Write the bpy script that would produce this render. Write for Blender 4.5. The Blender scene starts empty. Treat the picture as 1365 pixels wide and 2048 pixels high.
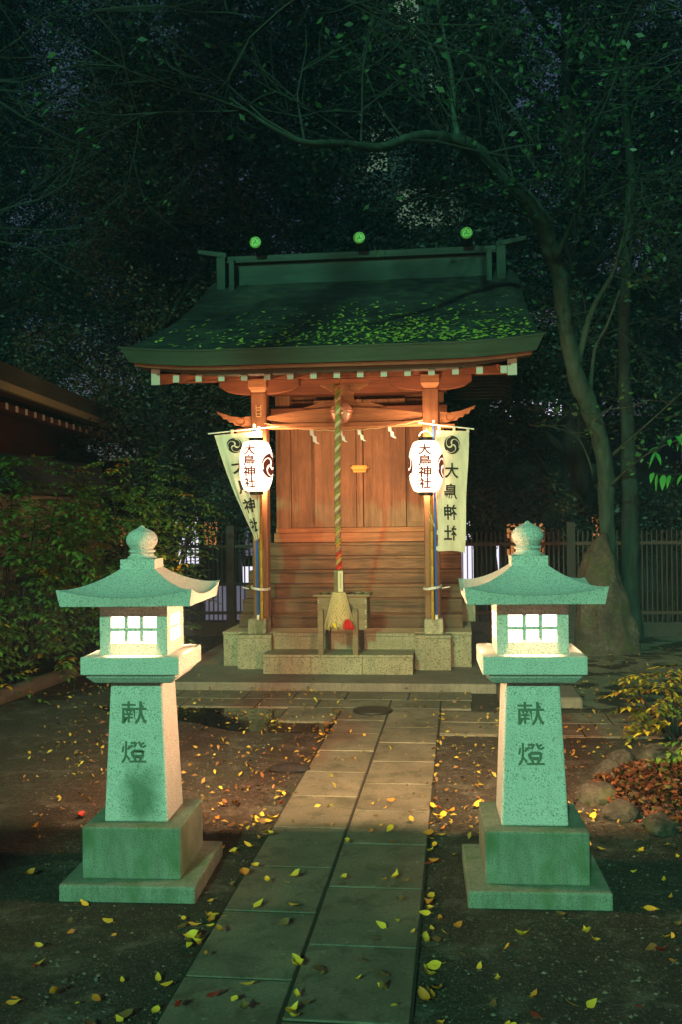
import bpy, bmesh, math, random
import numpy as np
from mathutils import Vector, Matrix

R = math.radians
SC = bpy.context.scene
COL = SC.collection

# ------------------------------------------------------------------ camera
cam_d = bpy.data.cameras.new("camera")
cam = bpy.data.objects.new("camera", cam_d)
COL.objects.link(cam)
_yaw, _pit, _rol = R(6.72), R(0.17), R(0.7)
_fw = Vector((-math.sin(_yaw) * math.cos(_pit), math.cos(_yaw) * math.cos(_pit), math.sin(_pit)))
_r0 = Vector((math.cos(_yaw), math.sin(_yaw), 0))
_u0 = _r0.cross(_fw)
_rt = math.cos(_rol) * _r0 - math.sin(_rol) * _u0
_up = math.cos(_rol) * _u0 + math.sin(_rol) * _r0
_m = Matrix((_rt, _up, -_fw)).transposed().to_4x4()
_m.translation = Vector((0, 0, 1.5))
cam.matrix_world = _m
cam_d.sensor_fit = 'VERTICAL'
cam_d.sensor_height = 36
cam_d.lens = 35.0
cam_d.clip_start = 0.05
cam_d.clip_end = 500
SC.camera = cam

# ------------------------------------------------------------------ world, sun, exposure
SUN_EL, SUN_AZ = R(23), R(8)
w = bpy.data.worlds.new("World")
SC.world = w
w.use_nodes = True
nt = w.node_tree
nt.nodes.clear()
sky = nt.nodes.new('ShaderNodeTexSky')
sky.sky_type = 'NISHITA'
sky.sun_disc = False
sky.sun_elevation = SUN_EL
sky.sun_rotation = R(188)
mul = nt.nodes.new('ShaderNodeMix')
mul.data_type = 'RGBA'
mul.blend_type = 'MULTIPLY'
mul.inputs[0].default_value = 1
mul.inputs[7].default_value = (0.98, 0.82, 0.95, 1)
bg = nt.nodes.new('ShaderNodeBackground')
bg.inputs[1].default_value = 0.022
wo = nt.nodes.new('ShaderNodeOutputWorld')
nt.links.new(sky.outputs[0], mul.inputs[6])
nt.links.new(mul.outputs[2], bg.inputs[0])
nt.links.new(bg.outputs[0], wo.inputs[0])

sun_d = bpy.data.lights.new("sun", 'SUN')
sun_d.energy = 2.6
sun_d.angle = R(2.0)
sun_d.color = (0.27, 1.0, 0.55)      # the green park light that falls from behind the camera
sun = bpy.data.objects.new("sun", sun_d)
COL.objects.link(sun)
_d = Vector((math.sin(SUN_AZ) * math.cos(SUN_EL), math.cos(SUN_AZ) * math.cos(SUN_EL), -math.sin(SUN_EL)))
sun.rotation_mode = 'QUATERNION'
sun.rotation_quaternion = _d.to_track_quat('-Z', 'Y')
sun.location = (-2, -8, 6)

SC.view_settings.view_transform = 'Standard'
SC.view_settings.look = 'None'
SC.view_settings.exposure = 0.12
SC.view_settings.gamma = 1
SC.render.engine = 'CYCLES'
SC.cycles.use_denoising = True
SC.cycles.max_bounces = 6
SC.cycles.diffuse_bounces = 3
SC.cycles.glossy_bounces = 3
SC.cycles.transmission_bounces = 3
SC.cycles.sample_clamp_indirect = 30
SC.cycles.caustics_reflective = False
SC.cycles.caustics_refractive = False

rnd = random.Random(7)
rng = np.random.default_rng(7)


# ------------------------------------------------------------------ mesh helpers
class MB:
    def __init__(s):
        s.v = []
        s.f = []

    def add(s, vs, fs):
        o = len(s.v)
        s.v += [tuple(p) for p in vs]
        s.f += [tuple(i + o for i in f) for f in fs]
        return s

    def box(s, x0, x1, y0, y1, z0, z1):
        return s.frustum((x0, x1, y0, y1, z0), (x0, x1, y0, y1, z1))

    def frustum(s, a, b):
        vs = []
        for (x0, x1, y0, y1, z) in (a, b):
            vs += [(x0, y0, z), (x1, y0, z), (x1, y1, z), (x0, y1, z)]
        return s.add(vs, [(3, 2, 1, 0), (4, 5, 6, 7), (0, 1, 5, 4), (1, 2, 6, 5), (2, 3, 7, 6), (3, 0, 4, 7)])

    def obox(s, c, h, rot):
        vs = []
        for dz in (-1, 1):
            for dx, dy in ((-1, -1), (1, -1), (1, 1), (-1, 1)):
                vs.append(Vector(c) + rot @ Vector((dx * h[0], dy * h[1], dz * h[2])))
        return s.add(vs, [(3, 2, 1, 0), (4, 5, 6, 7), (0, 1, 5, 4), (1, 2, 6, 5), (2, 3, 7, 6), (3, 0, 4, 7)])

    def prism(s, poly, axis, a0, a1):
        n = len(poly)
        vs = []
        for a in (a0, a1):
            for (p, q) in poly:
                vs.append((a, p, q) if axis == 'x' else (p, a, q) if axis == 'y' else (p, q, a))
        fs = [tuple(range(n))[::-1], tuple(range(n, 2 * n))]
        fs += [(i, (i + 1) % n, n + (i + 1) % n, n + i) for i in range(n)]
        return s.add(vs, fs)

    def tube(s, pts, rad, n=8, caps=True):
        pts = [Vector(p) for p in pts]
        if not isinstance(rad, (list, tuple)):
            rad = [rad] * len(pts)
        vs, fs = [], []
        t0 = (pts[1] - pts[0]).normalized()
        ref = Vector((0, 0, 1)) if abs(t0.z) < .9 else Vector((1, 0, 0))
        u = t0.cross(ref).normalized()
        for i, p in enumerate(pts):
            t = (pts[min(i + 1, len(pts) - 1)] - pts[max(i - 1, 0)]).normalized()
            u = (u - t * u.dot(t)).normalized()
            v = t.cross(u)
            for k in range(n):
                a = 2 * math.pi * k / n
                vs.append(p + (u * math.cos(a) + v * math.sin(a)) * rad[i])
        for i in range(len(pts) - 1):
            for k in range(n):
                a, b = i * n + k, i * n + (k + 1) % n
                fs.append((a, b, b + n, a + n))
        if caps:
            fs.append(tuple(range(n))[::-1])
            fs.append(tuple(range((len(pts) - 1) * n, len(pts) * n)))
        return s.add(vs, fs)

    def lathe(s, c, prof, n=24):
        vs, fs = [], []
        for (r, z) in prof:
            for k in range(n):
                a = 2 * math.pi * k / n
                vs.append((c[0] + r * math.cos(a), c[1] + r * math.sin(a), c[2] + z))
        for i in range(len(prof) - 1):
            for k in range(n):
                a, b = i * n + k, i * n + (k + 1) % n
                fs.append((a, b, b + n, a + n))
        fs.append(tuple(range(n))[::-1])
        fs.append(tuple(range((len(prof) - 1) * n, len(prof) * n)))
        return s.add(vs, fs)

    def grid(s, fn, nu, nv, flip=False):
        vs = [fn(i / nu, j / nv) for j in range(nv + 1) for i in range(nu + 1)]
        fs = []
        for j in range(nv):
            for i in range(nu):
                a = j * (nu + 1) + i
                q = (a, a + 1, a + nu + 2, a + nu + 1)
                fs.append(q[::-1] if flip else q)
        return s.add(vs, fs)

    def ball(s, c, r, nu=10, nv=6):
        return s.lathe(c, [(max(1e-4, r * math.sin(math.pi * j / nv)), -r * math.cos(math.pi * j / nv)) for j in range(nv + 1)], nu)

    def build(s, name, mat, parent=None, smooth=False, bevel=0, local=False, seg=2):
        me = bpy.data.meshes.new(name)
        off = Vector((0, 0, 0))
        if parent is not None and not local:
            p = parent
            while p is not None:
                off += p.location
                p = p.parent
        vs = [(x - off.x, y - off.y, z - off.z) for (x, y, z) in s.v]
        me.from_pydata(vs, [], s.f)
        me.update()
        return finish(name, me, mat, parent, smooth, bevel, seg)


def finish(name, me, mat, parent=None, smooth=False, bevel=0, seg=2):
    me.materials.append(mat)
    if smooth:
        me.polygons.foreach_set("use_smooth", [True] * len(me.polygons))
    o = bpy.data.objects.new(name, me)
    COL.objects.link(o)
    if parent is not None:
        o.parent = parent
    if bevel:
        b = o.modifiers.new("bevel", 'BEVEL')
        b.width = bevel
        b.segments = seg
        b.limit_method = 'ANGLE'
        b.angle_limit = R(35)
    return o


def tag(o, label=None, cat=None, group=None, kind=None):
    if label:
        o["label"] = label
    if cat:
        o["category"] = cat
    if group:
        o["group"] = group
    if kind:
        o["kind"] = kind
    return o


def thing(name, label, cat, loc=(0, 0, 0), rz=0, group=None):
    o = bpy.data.objects.new(name, None)
    o.empty_display_size = .1
    COL.objects.link(o)
    o.location = loc
    o.rotation_euler = (0, 0, rz)
    return tag(o, label, cat, group)


def dup(root, loc=None, rz=None, label=None, parent=None):
    r = root.copy()
    COL.objects.link(r)
    if parent is not None:
        r.parent = parent
    if loc is not None:
        r.location = loc
    if rz is not None:
        r.rotation_euler = (0, 0, rz)
    if label:
        r["label"] = label
    for ch in list(root.children):
        dup(ch, parent=r)
    return r


def np_mesh(name, verts, quads):
    me = bpy.data.meshes.new(name)
    nv, nf = len(verts), len(quads)
    me.vertices.add(nv)
    me.vertices.foreach_set("co", np.asarray(verts, dtype=np.float32).ravel())
    k = quads.shape[1]
    me.loops.add(nf * k)
    me.polygons.add(nf)
    me.loops.foreach_set("vertex_index", np.asarray(quads, dtype=np.int32).ravel())
    me.polygons.foreach_set("loop_start", np.arange(0, nf * k, k, dtype=np.int32))
    me.update(calc_edges=True)
    me.validate()
    return me


# ------------------------------------------------------------------ materials
def lin(r, g, b):
    f = lambda c: c / 12.92 if c <= .04045 else ((c + .055) / 1.055) ** 2.4
    return (f(r / 255), f(g / 255), f(b / 255), 1)


class M:
    """small builder round one Principled material"""

    def __init__(s, name, col, rough=.7, metal=0, spec=.3):
        s.m = bpy.data.materials.new(name)
        s.m.use_nodes = True
        s.nt = s.m.node_tree
        s.b = s.nt.nodes["Principled BSDF"]
        col = tuple(col) + (1,) if len(col) == 3 else col
        s.b.inputs["Base Color"].default_value = col
        s.b.inputs["Roughness"].default_value = rough
        s.b.inputs["Metallic"].default_value = metal
        s.b.inputs["Specular IOR Level"].default_value = spec
        s.tc = s.nt.nodes.new('ShaderNodeTexCoord')
        s.cur = None
        s.col0 = col

    def node(s, t, **k):
        n = s.nt.nodes.new(t)
        for a, v in k.items():
            setattr(n, a, v)
        return n

    def link(s, a, b):
        s.nt.links.new(a, b)

    def noise(s, scale, detail=4, stretch=(1, 1, 1), rough=.6, coord='Object', dist=0):
        mp = s.node('ShaderNodeMapping')
        mp.inputs['Scale'].default_value = stretch
        s.link(s.tc.outputs[coord], mp.inputs[0])
        n = s.node('ShaderNodeTexNoise')
        n.inputs['Scale'].default_value = scale
        n.inputs['Detail'].default_value = detail
        n.inputs['Roughness'].default_value = rough
        n.inputs['Distortion'].default_value = dist
        s.link(mp.outputs[0], n.inputs[0])
        return n.outputs[0]

    def ramp(s, fac, stops):
        r = s.node('ShaderNodeValToRGB')
        e = r.color_ramp.elements
        while len(e) < len(stops):
            e.new(.5)
        for i, (p, c) in enumerate(stops):
            e[i].position = p
            e[i].color = c if not isinstance(c, (int, float)) else (c, c, c, 1)
        s.link(fac, r.inputs[0])
        return r.outputs[0]

    def mix(s, fac, a, b, mode='MIX'):
        n = s.node('ShaderNodeMix', data_type='RGBA', blend_type=mode)
        for sock, v in ((n.inputs[0], fac), (n.inputs[6], a), (n.inputs[7], b)):
            if hasattr(v, 'links') or hasattr(v, 'is_linked'):
                s.link(v, sock)
            elif isinstance(v, (int, float)):
                sock.default_value = v
            else:
                sock.default_value = tuple(v) + (1,) if len(v) == 3 else v
        return n.outputs[2]

    def base(s, out):
        s.link(out, s.b.inputs["Base Color"])
        return s

    def bump(s, fac, strength=.3, dist=.01):
        n = s.node('ShaderNodeBump')
        n.inputs['Strength'].default_value = strength
        n.inputs['Distance'].default_value = dist
        s.link(fac, n.inputs['Height'])
        s.link(n.outputs[0], s.b.inputs['Normal'])
        return s


def emit(name, col, strength):
    m = bpy.data.materials.new(name)
    m.use_nodes = True
    b = m.node_tree.nodes["Principled BSDF"]
    b.inputs["Base Color"].default_value = (.06, .05, .05, 1)
    b.inputs["Emission Color"].default_value = tuple(col) + (1,)
    b.inputs["Emission Strength"].default_value = strength
    return m


def area_lamp(name, parent, loc, direction, sx, sy, power, col, spread=180):
    l = bpy.data.lights.new(name, 'AREA')
    l.shape = 'RECTANGLE'
    l.size, l.size_y = sx, sy
    l.energy = power
    l.color = col
    l.spread = R(spread)
    o = bpy.data.objects.new(name, l)
    COL.objects.link(o)
    o.parent = parent
    o.location = loc
    o.rotation_mode = 'QUATERNION'
    o.rotation_quaternion = Vector(direction).to_track_quat('-Z', 'Y')
    return o


def granite(name, a, speck=.55, scale=190, stain=.25, mossy=None):
    m = M(name, a, .75)
    f = m.noise(scale, 2, rough=.8)
    c = m.ramp(f, [(.34, tuple(x * (1 - speck) for x in a[:3]) + (1,)), (.47, a), (.62, a), (.74, tuple(min(.9, x * 1.35) for x in a[:3]) + (1,))])
    g = m.noise(5, 5)
    c = m.mix(m.ramp(g, [(.35, stain), (.62, 0)]), c, tuple(x * .45 for x in a[:3]))
    sk = m.noise(14, 5, (2.2, 2.2, .3), .7)
    c = m.mix(m.ramp(sk, [(.5, 0), (.72, stain * 1.3)]), c, tuple(x * .35 for x in a[:3]))
    if mossy:
        h = m.noise(7, 6, stretch=(1, 1, .5))
        c = m.mix(m.ramp(h, [(.5, 0), (.66, .75)]), c, mossy)
    m.base(c)
    m.bump(f, .35, .003)
    return m.m


def wood(name, a, axis='x', scale=7, contrast=.55, weather=.3, rough=.65):
    m = M(name, a, rough)
    st = {'x': (.22, 3.2, 3.2), 'y': (3.2, .22, 3.2), 'z': (3.2, 3.2, .16)}[axis]
    g = m.noise(scale, 6, st, .65, dist=.8)
    fine = m.noise(scale * 7, 3, st, .7)
    dk = tuple(x * (1 - contrast) for x in a[:3]) + (1,)
    lt = tuple(min(.9, x * 1.3) for x in a[:3]) + (1,)
    c = m.ramp(g, [(.3, dk), (.5, a), (.72, lt)])
    c = m.mix(m.ramp(fine, [(.35, .6), (.6, 0)]), c, dk)
    isl = m.node('ShaderNodeNewGeometry').outputs['Random Per Island']
    c = m.mix(m.ramp(isl, [(0, .35), (1, 0)]), c, tuple(x * .5 for x in a[:3]))
    k = m.noise(1.6, 4)
    c = m.mix(m.ramp(k, [(.42, 0), (.7, weather)]), c, tuple(x * .4 for x in a[:3]))
    m.base(c)
    m.bump(fine, .25, .002)
    return m.m


def leafmat(name, cols, rough=.5, spec=.3, per_object=False, transl=0.0):
    m = M(name, cols[0], rough, 0, spec)
    if per_object:
        fac = m.node('ShaderNodeObjectInfo').outputs['Random']
    else:
        fac = m.node('ShaderNodeNewGeometry').outputs['Random Per Island']
    n = len(cols)
    c = m.ramp(fac, [(i / max(1, n - 1), tuple(x) + (1,)) for i, x in enumerate(cols)])
    m.base(c)
    if transl:
        t = m.node('ShaderNodeBsdfTranslucent')
        m.link(c, t.inputs[0])
        mx = m.node('ShaderNodeMixShader')
        mx.inputs[0].default_value = transl
        m.link(m.b.outputs[0], mx.inputs[1])
        m.link(t.outputs[0], mx.inputs[2])
        m.link(mx.outputs[0], m.nt.nodes['Material Output'].inputs[0])
    return m.m


MT = {}
MT['lantern_stone'] = granite('lantern_granite', (.6, .585, .54, 1), .8, 190, .15)
MT['lantern_base'] = granite('mossy_dimmed_granite', (.25, .28, .21, 1), .75, 190, .45, (.08, .13, .05))  # moss plus weaker light toward the lantern foot, both in the colour
MT['carved'] = M('carved_stroke', (.12, .15, .11), .9).m
MT['base_granite'] = granite('shrine_granite', (.31, .27, .17, 1), .85, 75, .4)
MT['foot_stone'] = granite('weathered_foot_stone', (.42, .36, .24, 1), .7, 60, .6, (.06, .06, .02))
MT['wood_x'] = wood('cedar_board', (.36, .15, .065, 1), 'x', 6)
MT['wood_step'] = wood('weathered_step_board', (.165, .09, .045, 1), 'x', 4, .85, .7)
MT['wood_z'] = wood('cedar_post', (.29, .14, .07, 1), 'z', 7)
MT['wood_door'] = wood('cedar_door', (.3, .158, .08, 1), 'z', 8, .65, .75)
MT['wood_beam'] = wood('cedar_beam', (.42, .21, .1, 1), 'x', 7, .55)
MT['wood_y'] = wood('cedar_rafter', (.3, .12, .06, 1), 'y', 7)
MT['wood_red'] = wood('red_brown_board', (.25, .095, .048, 1), 'x', 6)
MT['wood_grey'] = wood('grey_box_wood', (.26, .19, .1, 1), 'x', 9, .5, .5)
MT['wood_dark'] = wood('dark_board', (.07, .05, .03, 1), 'x', 6)
MT['fascia'] = wood('copper_clad_fascia', (.06, .115, .08, 1), 'x', 4, .35)
MT['ridge'] = wood('verdigris_ridge', (.026, .05, .042, 1), 'x', 4, .5)
MT['rafter_end'] = M('white_end_paint', (.42, .42, .36), .7).m
MT['gold'] = M('gilded_metal', (.62, .42, .08), .4, .35).m
MT['disc_gold'] = M('green_gilt', (.24, .48, .08), .4, .1).m
MT['brass'] = M('old_brass', (.5, .3, .07), .45, .5).m
MT['black'] = M('black_lacquer', (.015, .014, .013), .4).m
MT['ink'] = M('black_ink', (.02, .015, .012), .8).m
MT['bell'] = M('bronze_bell', (.8, .42, .3), .3, .35).m
MT['blue_pole'] = M('blue_plastic_pole', (.03, .14, .55), .35, 0, .5).m
MT['white_plastic'] = M('white_plastic', (.75, .72, .66), .5).m
MT['paper'] = M('white_paper', (.8, .78, .72), .8).m
MT['straw'] = M('straw_cord', (.62, .47, .25), .9).m
MT['studs'] = M('pale_stud', (.75, .7, .6), .3, .4).m
MT['fence'] = M('dark_fence_paint', (.03, .02, .018), .6).m
MT['fence_rust'] = M('rusty_fence_paint', (.06, .028, .02), .6).m
MT['fence_kerb'] = granite('dark_kerb', (.06, .045, .038, 1), .5, 60, .5)
MT['plaster'] = M('grey_plaster', (.2, .18, .15), .9).m
MT['tile'] = M('dark_roof_tile', (.035, .045, .045), .4).m
MT['hall_wood'] = wood('dark_red_hall_wood', (.09, .03, .025, 1), 'y', 6)
MT['hall_band'] = M('gilt_eave_board', (.26, .23, .12), .6).m
MT['hall_roof'] = wood('bark_shingle', (.07, .072, .05, 1), 'y', 9, .7, .5, .9)
MT['building'] = M('dark_building_wall', (.035, .03, .035), .8).m
MT['rock'] = granite('garden_rock', (.10, .078, .055, 1), .5, 60, .6, (.045, .055, .02))
_rk = M('weathered_rock', (.1, .08, .06), .9)
_n1, _n2 = _rk.noise(4, 7, rough=.65), _rk.noise(30, 5, rough=.75)
_c = _rk.ramp(_n1, [(.32, (.035, .03, .024, 1)), (.55, (.11, .09, .07, 1)), (.75, (.16, .14, .1, 1))])
_c = _rk.mix(_rk.ramp(_n2, [(.4, .7), (.62, 0)]), _c, (.03, .026, .02))
_c = _rk.mix(_rk.ramp(_rk.noise(6, 5), [(.5, 0), (.62, .6)]), _c, (.05, .065, .02))
_rk.base(_c).bump(_n2, .9, .02)
MT['rock'] = _rk.m
MT['kerb'] = granite('kerb_concrete', (.2, .17, .13, 1), .4, 120, .5)


def bark(name, a):
    m = M(name, a, .9)
    f = m.noise(9, 6, (1.2, 1.2, .35))
    m.base(m.ramp(f, [(.3, tuple(x * .45 for x in a) + (1,)), (.6, tuple(a) + (1,)), (.8, tuple(x * 1.6 for x in a) + (1,))]))
    m.bump(f, .6, .02)
    return m.m


MT['bark'] = bark('mossy_bark', (.042, .07, .052))
MT['bark_shade'] = bark('dull_bark', (.024, .036, .028))
MT['bark_dark'] = bark('dark_bark', (.02, .018, .018))
MT['twig'] = M('bare_twig', (.03, .036, .032), .9).m
MT['leaf_dark'] = leafmat('evergreen_leaf', [(.008, .014, .012), (.018, .03, .024), (.03, .045, .034)], .45, .35)
MT['leaf_olive'] = leafmat('autumn_olive_leaf', [(.02, .02, .012), (.045, .03, .014), (.06, .036, .017)], .5, .3)
MT['leaf_near'] = leafmat('glossy_green_leaf', [(.012, .04, .018), (.035, .08, .025), (.02, .055, .02)], .4, .4)
MT['leaf_cherry'] = leafmat('cherry_leaf', [(.02, .06, .025), (.05, .13, .035), (.015, .045, .02), (.03, .08, .03)], .5, .3)
MT['leaf_shrub'] = leafmat('shrub_leaf', [(.06, .14, .03), (.1, .19, .035), (.14, .21, .03), (.06, .13, .03)], .4, .4)
MT['leaf_yellow'] = leafmat('yellow_shrub_leaf', [(.4, .28, .02), (.5, .38, .03), (.35, .14, .02)], .5)
MT['leaf_maple'] = leafmat('yellow_green_maple_leaf', [(.09, .12, .015), (.18, .13, .015), (.07, .1, .015), (.22, .1, .015)], .5)
MT['pile'] = leafmat('dead_leaf_pile', [(.03, .01, .008), (.1, .025, .012), (.15, .05, .015), (.05, .02, .01), (.1, .08, .02)], .6)
MT['roof_leaf'] = leafmat('fallen_roof_leaf', [(.2, .3, .04), (.4, .42, .06), (.1, .15, .03)], .6)
MT['litter'] = leafmat('leaf_litter', [(.38, .26, .03), (.2, .09, .03), (.42, .36, .05), (.16, .05, .03), (.12, .08, .04)], .6)

# ------------------------------------------------------------------ glyphs and crests
_gl = {}


def glyph(ch, bold=.0):
    key = (ch, bold)
    if key in _gl:
        return _gl[key]
    c = bpy.data.curves.new("glyph", 'FONT')
    c.body = ch
    c.size = 1
    c.resolution_u = 3
    c.offset = bold
    o = bpy.data.objects.new("glyph", c)
    COL.objects.link(o)
    dg = bpy.context.evaluated_depsgraph_get()
    me = bpy.data.meshes.new_from_object(o.evaluated_get(dg))
    v = [(p.co.x, p.co.y) for p in me.vertices]
    f = [tuple(p.vertices) for p in me.polygons]
    bpy.data.objects.remove(o)
    bpy.data.curves.remove(c)
    bpy.data.meshes.remove(me)
    if not v:
        v, f = [(0, 0), (.5, 0), (.5, .5)], [(0, 1, 2)]
    xs, ys = [p[0] for p in v], [p[1] for p in v]
    cx, cy = (min(xs) + max(xs)) / 2, (min(ys) + max(ys)) / 2
    s = 1 / max(max(xs) - min(xs), max(ys) - min(ys))
    _gl[key] = ([((p[0] - cx) * s, (p[1] - cy) * s) for p in v], f)
    return _gl[key]


def comma(a, n=46):
    """one comma of a three-comma crest of radius 1: round head, tail sweeping round the rim"""
    xp = [0, 30, 60, 90, 120, 150, 180, 210, 235]
    fp = [.03, .05, .14, .36, .58, .74, .86, .94, .985]
    fin = lambda d: float(np.interp(d, xp, fp))
    L, Rr = [], []
    for i in range(n + 1):
        d = 235 * i / n
        ri = fin(d)
        ro = fin(d + 120) - .075 if d < 112 else 1.0 - .4 * max(0, (116 - d) / 4) * 0
        if d < 112:
            ro = min(ro, .84)
        if d < 38:
            e = math.sqrt(max(0, 1 - ((38 - d) / 38) ** 2))
            m_ = .3
            ri, ro = m_ + (ri - m_) * e, m_ + (ro - m_) * e
        if 104 < d < 122:
            pass
        th = a + R(d)
        L.append((ri * math.cos(th), ri * math.sin(th)))
        Rr.append((max(ro, ri + .012) * math.cos(th), max(ro, ri + .012) * math.sin(th)))
    k = len(L)
    return L + Rr, [(i, k + i, k + i + 1, i + 1) for i in range(n)]


def tomoe():
    V, F = [], []
    for k in range(3):
        v, f = comma(R(90 + 120 * k))
        o = len(V)
        V += v
        F += [tuple(i + o for i in q) for q in f]
    return V, F


def flat_shape(shapes, fn, cell=None):
    """lay 2-D shapes [(verts, faces, cx, cy, sx, sy)] on a surface fn(x, y) -> point; cell = cutting grid"""
    bm = bmesh.new()
    for (v, f, cx, cy, sx, sy) in shapes:
        bv = [bm.verts.new((cx + p[0] * sx, 0, cy + p[1] * sy)) for p in v]
        for q in f:
            try:
                bm.faces.new([bv[i] for i in q])
            except ValueError:
                pass
    bmesh.ops.triangulate(bm, faces=bm.faces[:])
    if cell:
        for ax in (0, 2):
            lo = min(p.co[ax] for p in bm.verts)
            hi = max(p.co[ax] for p in bm.verts)
            k = lo + cell * .5
            while k < hi:
                no = (1, 0, 0) if ax == 0 else (0, 0, 1)
                co = (k, 0, 0) if ax == 0 else (0, 0, k)
                bmesh.ops.bisect_plane(bm, geom=bm.verts[:] + bm.edges[:] + bm.faces[:], plane_co=co, plane_no=no, dist=1e-6)
                k += cell
    mb = MB()
    idx = {v: i for i, v in enumerate(bm.verts)}
    mb.add([fn(v.co.x, v.co.z) for v in bm.verts], [tuple(idx[v] for v in f.verts) for f in bm.faces])
    bm.free()
    return mb


# ------------------------------------------------------------------ ground, paths
def ground_mat():
    m = M('bare_earth', (.06, .045, .032), .9)
    a = m.noise(1.1, 6)
    b = m.noise(22, 5, rough=.75)
    c = m.ramp(a, [(.3, (.026, .02, .015, 1)), (.55, (.055, .04, .028, 1)), (.75, (.08, .062, .045, 1))])
    c = m.mix(m.ramp(b, [(.4, .75), (.62, 0)]), c, (.024, .02, .015))
    e = m.noise(4.5, 7, rough=.7, dist=.4)
    c = m.mix(m.ramp(e, [(.52, 0), (.66, .75)]), c, (.12, .11, .085))
    h = m.noise(3.1, 6, rough=.7)
    c = m.mix(m.ramp(h, [(.55, 0), (.68, .6)]), c, (.03, .045, .015))  # mossy tint that also carries the green light in the earth's colour
    f = m.noise(140, 2)
    c = m.mix(m.ramp(f, [(.58, 0), (.7, .7)]), c, (.2, .17, .12))
    m.base(c)
    m.bump(b, .9, .03)
    return m.m


g = MB()
g.grid(lambda u, v: (-60 + 120 * u, -10 + 130 * v, .012 * math.sin(u * 90) * math.sin(v * 70) * 0 - .004), 6, 6)
tag(g.build('ground', ground_mat()), kind='structure')


def paving_mat(name, a):
    m = M(name, a, .7)
    inf = m.node('ShaderNodeNewGeometry').outputs['Random Per Island']
    b = m.noise(2.5, 6)
    f = m.noise(90, 3, rough=.8)
    c = m.ramp(b, [(.3, tuple(x * .5 for x in a) + (1,)), (.55, tuple(a) + (1,)), (.75, tuple(x * 1.35 for x in a) + (1,))])
    c = m.mix(m.ramp(inf, [(0, .4), (1, 0)]), c, tuple(x * .55 for x in a))
    c = m.mix(m.ramp(f, [(.35, .55), (.58, 0)]), c, tuple(x * .35 for x in a))
    g_ = m.noise(9, 7, rough=.7, dist=.5)
    c = m.mix(m.ramp(g_, [(.5, 0), (.64, .65)]), c, (.05, .052, .03))  # greenish moss patches, widened to put green light into the slab colour
    k_ = m.noise(28, 4, rough=.8)
    c = m.mix(m.ramp(k_, [(.62, 0), (.72, .6)]), c, (.4, .37, .3))
    m.base(c)
    m.bump(m.mix(.5, f, g_), .6, .008)
    return m.m


PAV = paving_mat('worn_paving_stone', (.2, .175, .125))
slabs = MB()
J = .003


def slab(x0, x1, y0, y1, z=.012):
    dz = rnd.uniform(-.0015, .0015)
    slabs.frustum((x0 + J, x1 - J, y0 + J, y1 - J, -.03), (x0 + J + .003, x1 - J - .003, y0 + J + .003, y1 - J - .003, z + dz))


ly = [7.64, 7.19, 6.74, 6.25, 5.73, 5.23, 4.7, 4.17, 3.69, 3.15, 2.6, 2.06, 1.5]
ry = [7.64, 6.96, 6.49, 6.0, 5.5, 4.99, 4.49, 3.96, 3.42, 2.9, 2.4, 1.9, 1.4]
for a, b in zip(ly[1:], ly):
    slab(-.905, -.543, a, b)
for a, b in zip(ry[1:], ry):
    slab(-.541, -.155, a, b)
tag(slabs.build('stone_path', PAV, bevel=.004), kind='structure')
slabs = MB()
for y0, y1, js in ((7.99, 8.36, [-2.9, -2.35, -2.07 + .3, -1.36, -.93, -.42, .095]), (7.65, 7.98, [-2.75, -2.2, -1.6, -1.12, -.55, -.155, .085])):
    for a, b in zip(js, js[1:]):
        slab(a, b, y0, y1)
for a, b in ((-1.33, -.905),):
    slab(a, b, 7.12, 7.64)
for y0, y1, js in ((7.16, 7.55, [-.15, .36, 1.06, 1.75, 2.5, 3.3]), (6.77, 7.15, [-.15, .3, .82, 1.6, 2.2, 3.1])):
    for a, b in zip(js, js[1:]):
        slab(a, b, y0, y1)
tag(slabs.build('cross_path', PAV, bevel=.004), kind='structure')

# the drain lid sunk in the path
jm = M('joint_soil', (.03, .026, .018), .95)
js_ = MB()
for (xa, xb, ya, yb) in ((-.909, -.152, 1.45, 7.645), (-2.74, .084, 7.652, 8.36), (-1.33, -.909, 7.12, 7.645), (-.15, 3.1, 6.77, 7.55)):
    js_.add([(xa, ya, .0075), (xb, ya, .0075), (xb, yb, .0075), (xa, yb, .0075)], [(0, 1, 2, 3)])
tag(js_.build('path_bedding', jm.m), kind='structure')
d = MB()
d.lathe((-.66, 7.5, .0), [(.145, 0), (.15, .024), (.148, .029), (.12, .031), (.02, .031)], 28)
tag(d.build('drain_cover', M('wet_iron', (.03, .028, .025), .5, .3).m, smooth=False), 'dark round drain cover set in the path before the shrine', 'drain cover')


# mossy broken pavement right of the shrine
def moss_mat():
    m = M('mossy_pavement', (.12, .12, .08), .85)
    a = m.noise(2.3, 7, (1, 1, 1), .62, dist=.6)
    f = m.noise(70, 3)
    c = m.ramp(a, [(.47, (.012, .012, .007, 1)), (.52, (.15, .15, .105, 1)), (.7, (.2, .19, .14, 1))])
    c = m.mix(m.ramp(f, [(.4, .5), (.6, 0)]), c, (.05, .05, .03))
    m.base(c)
    m.bump(a, .5, .02)
    return m.m


p = MB()
p.add([(.3, 7.7, .004), (5, 7.7, .004), (5, 12.2, .004), (.3, 12.2, .004)], [(0, 1, 2, 3)])
tag(p.build('mossy_pavement', moss_mat()), kind='structure')

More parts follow.
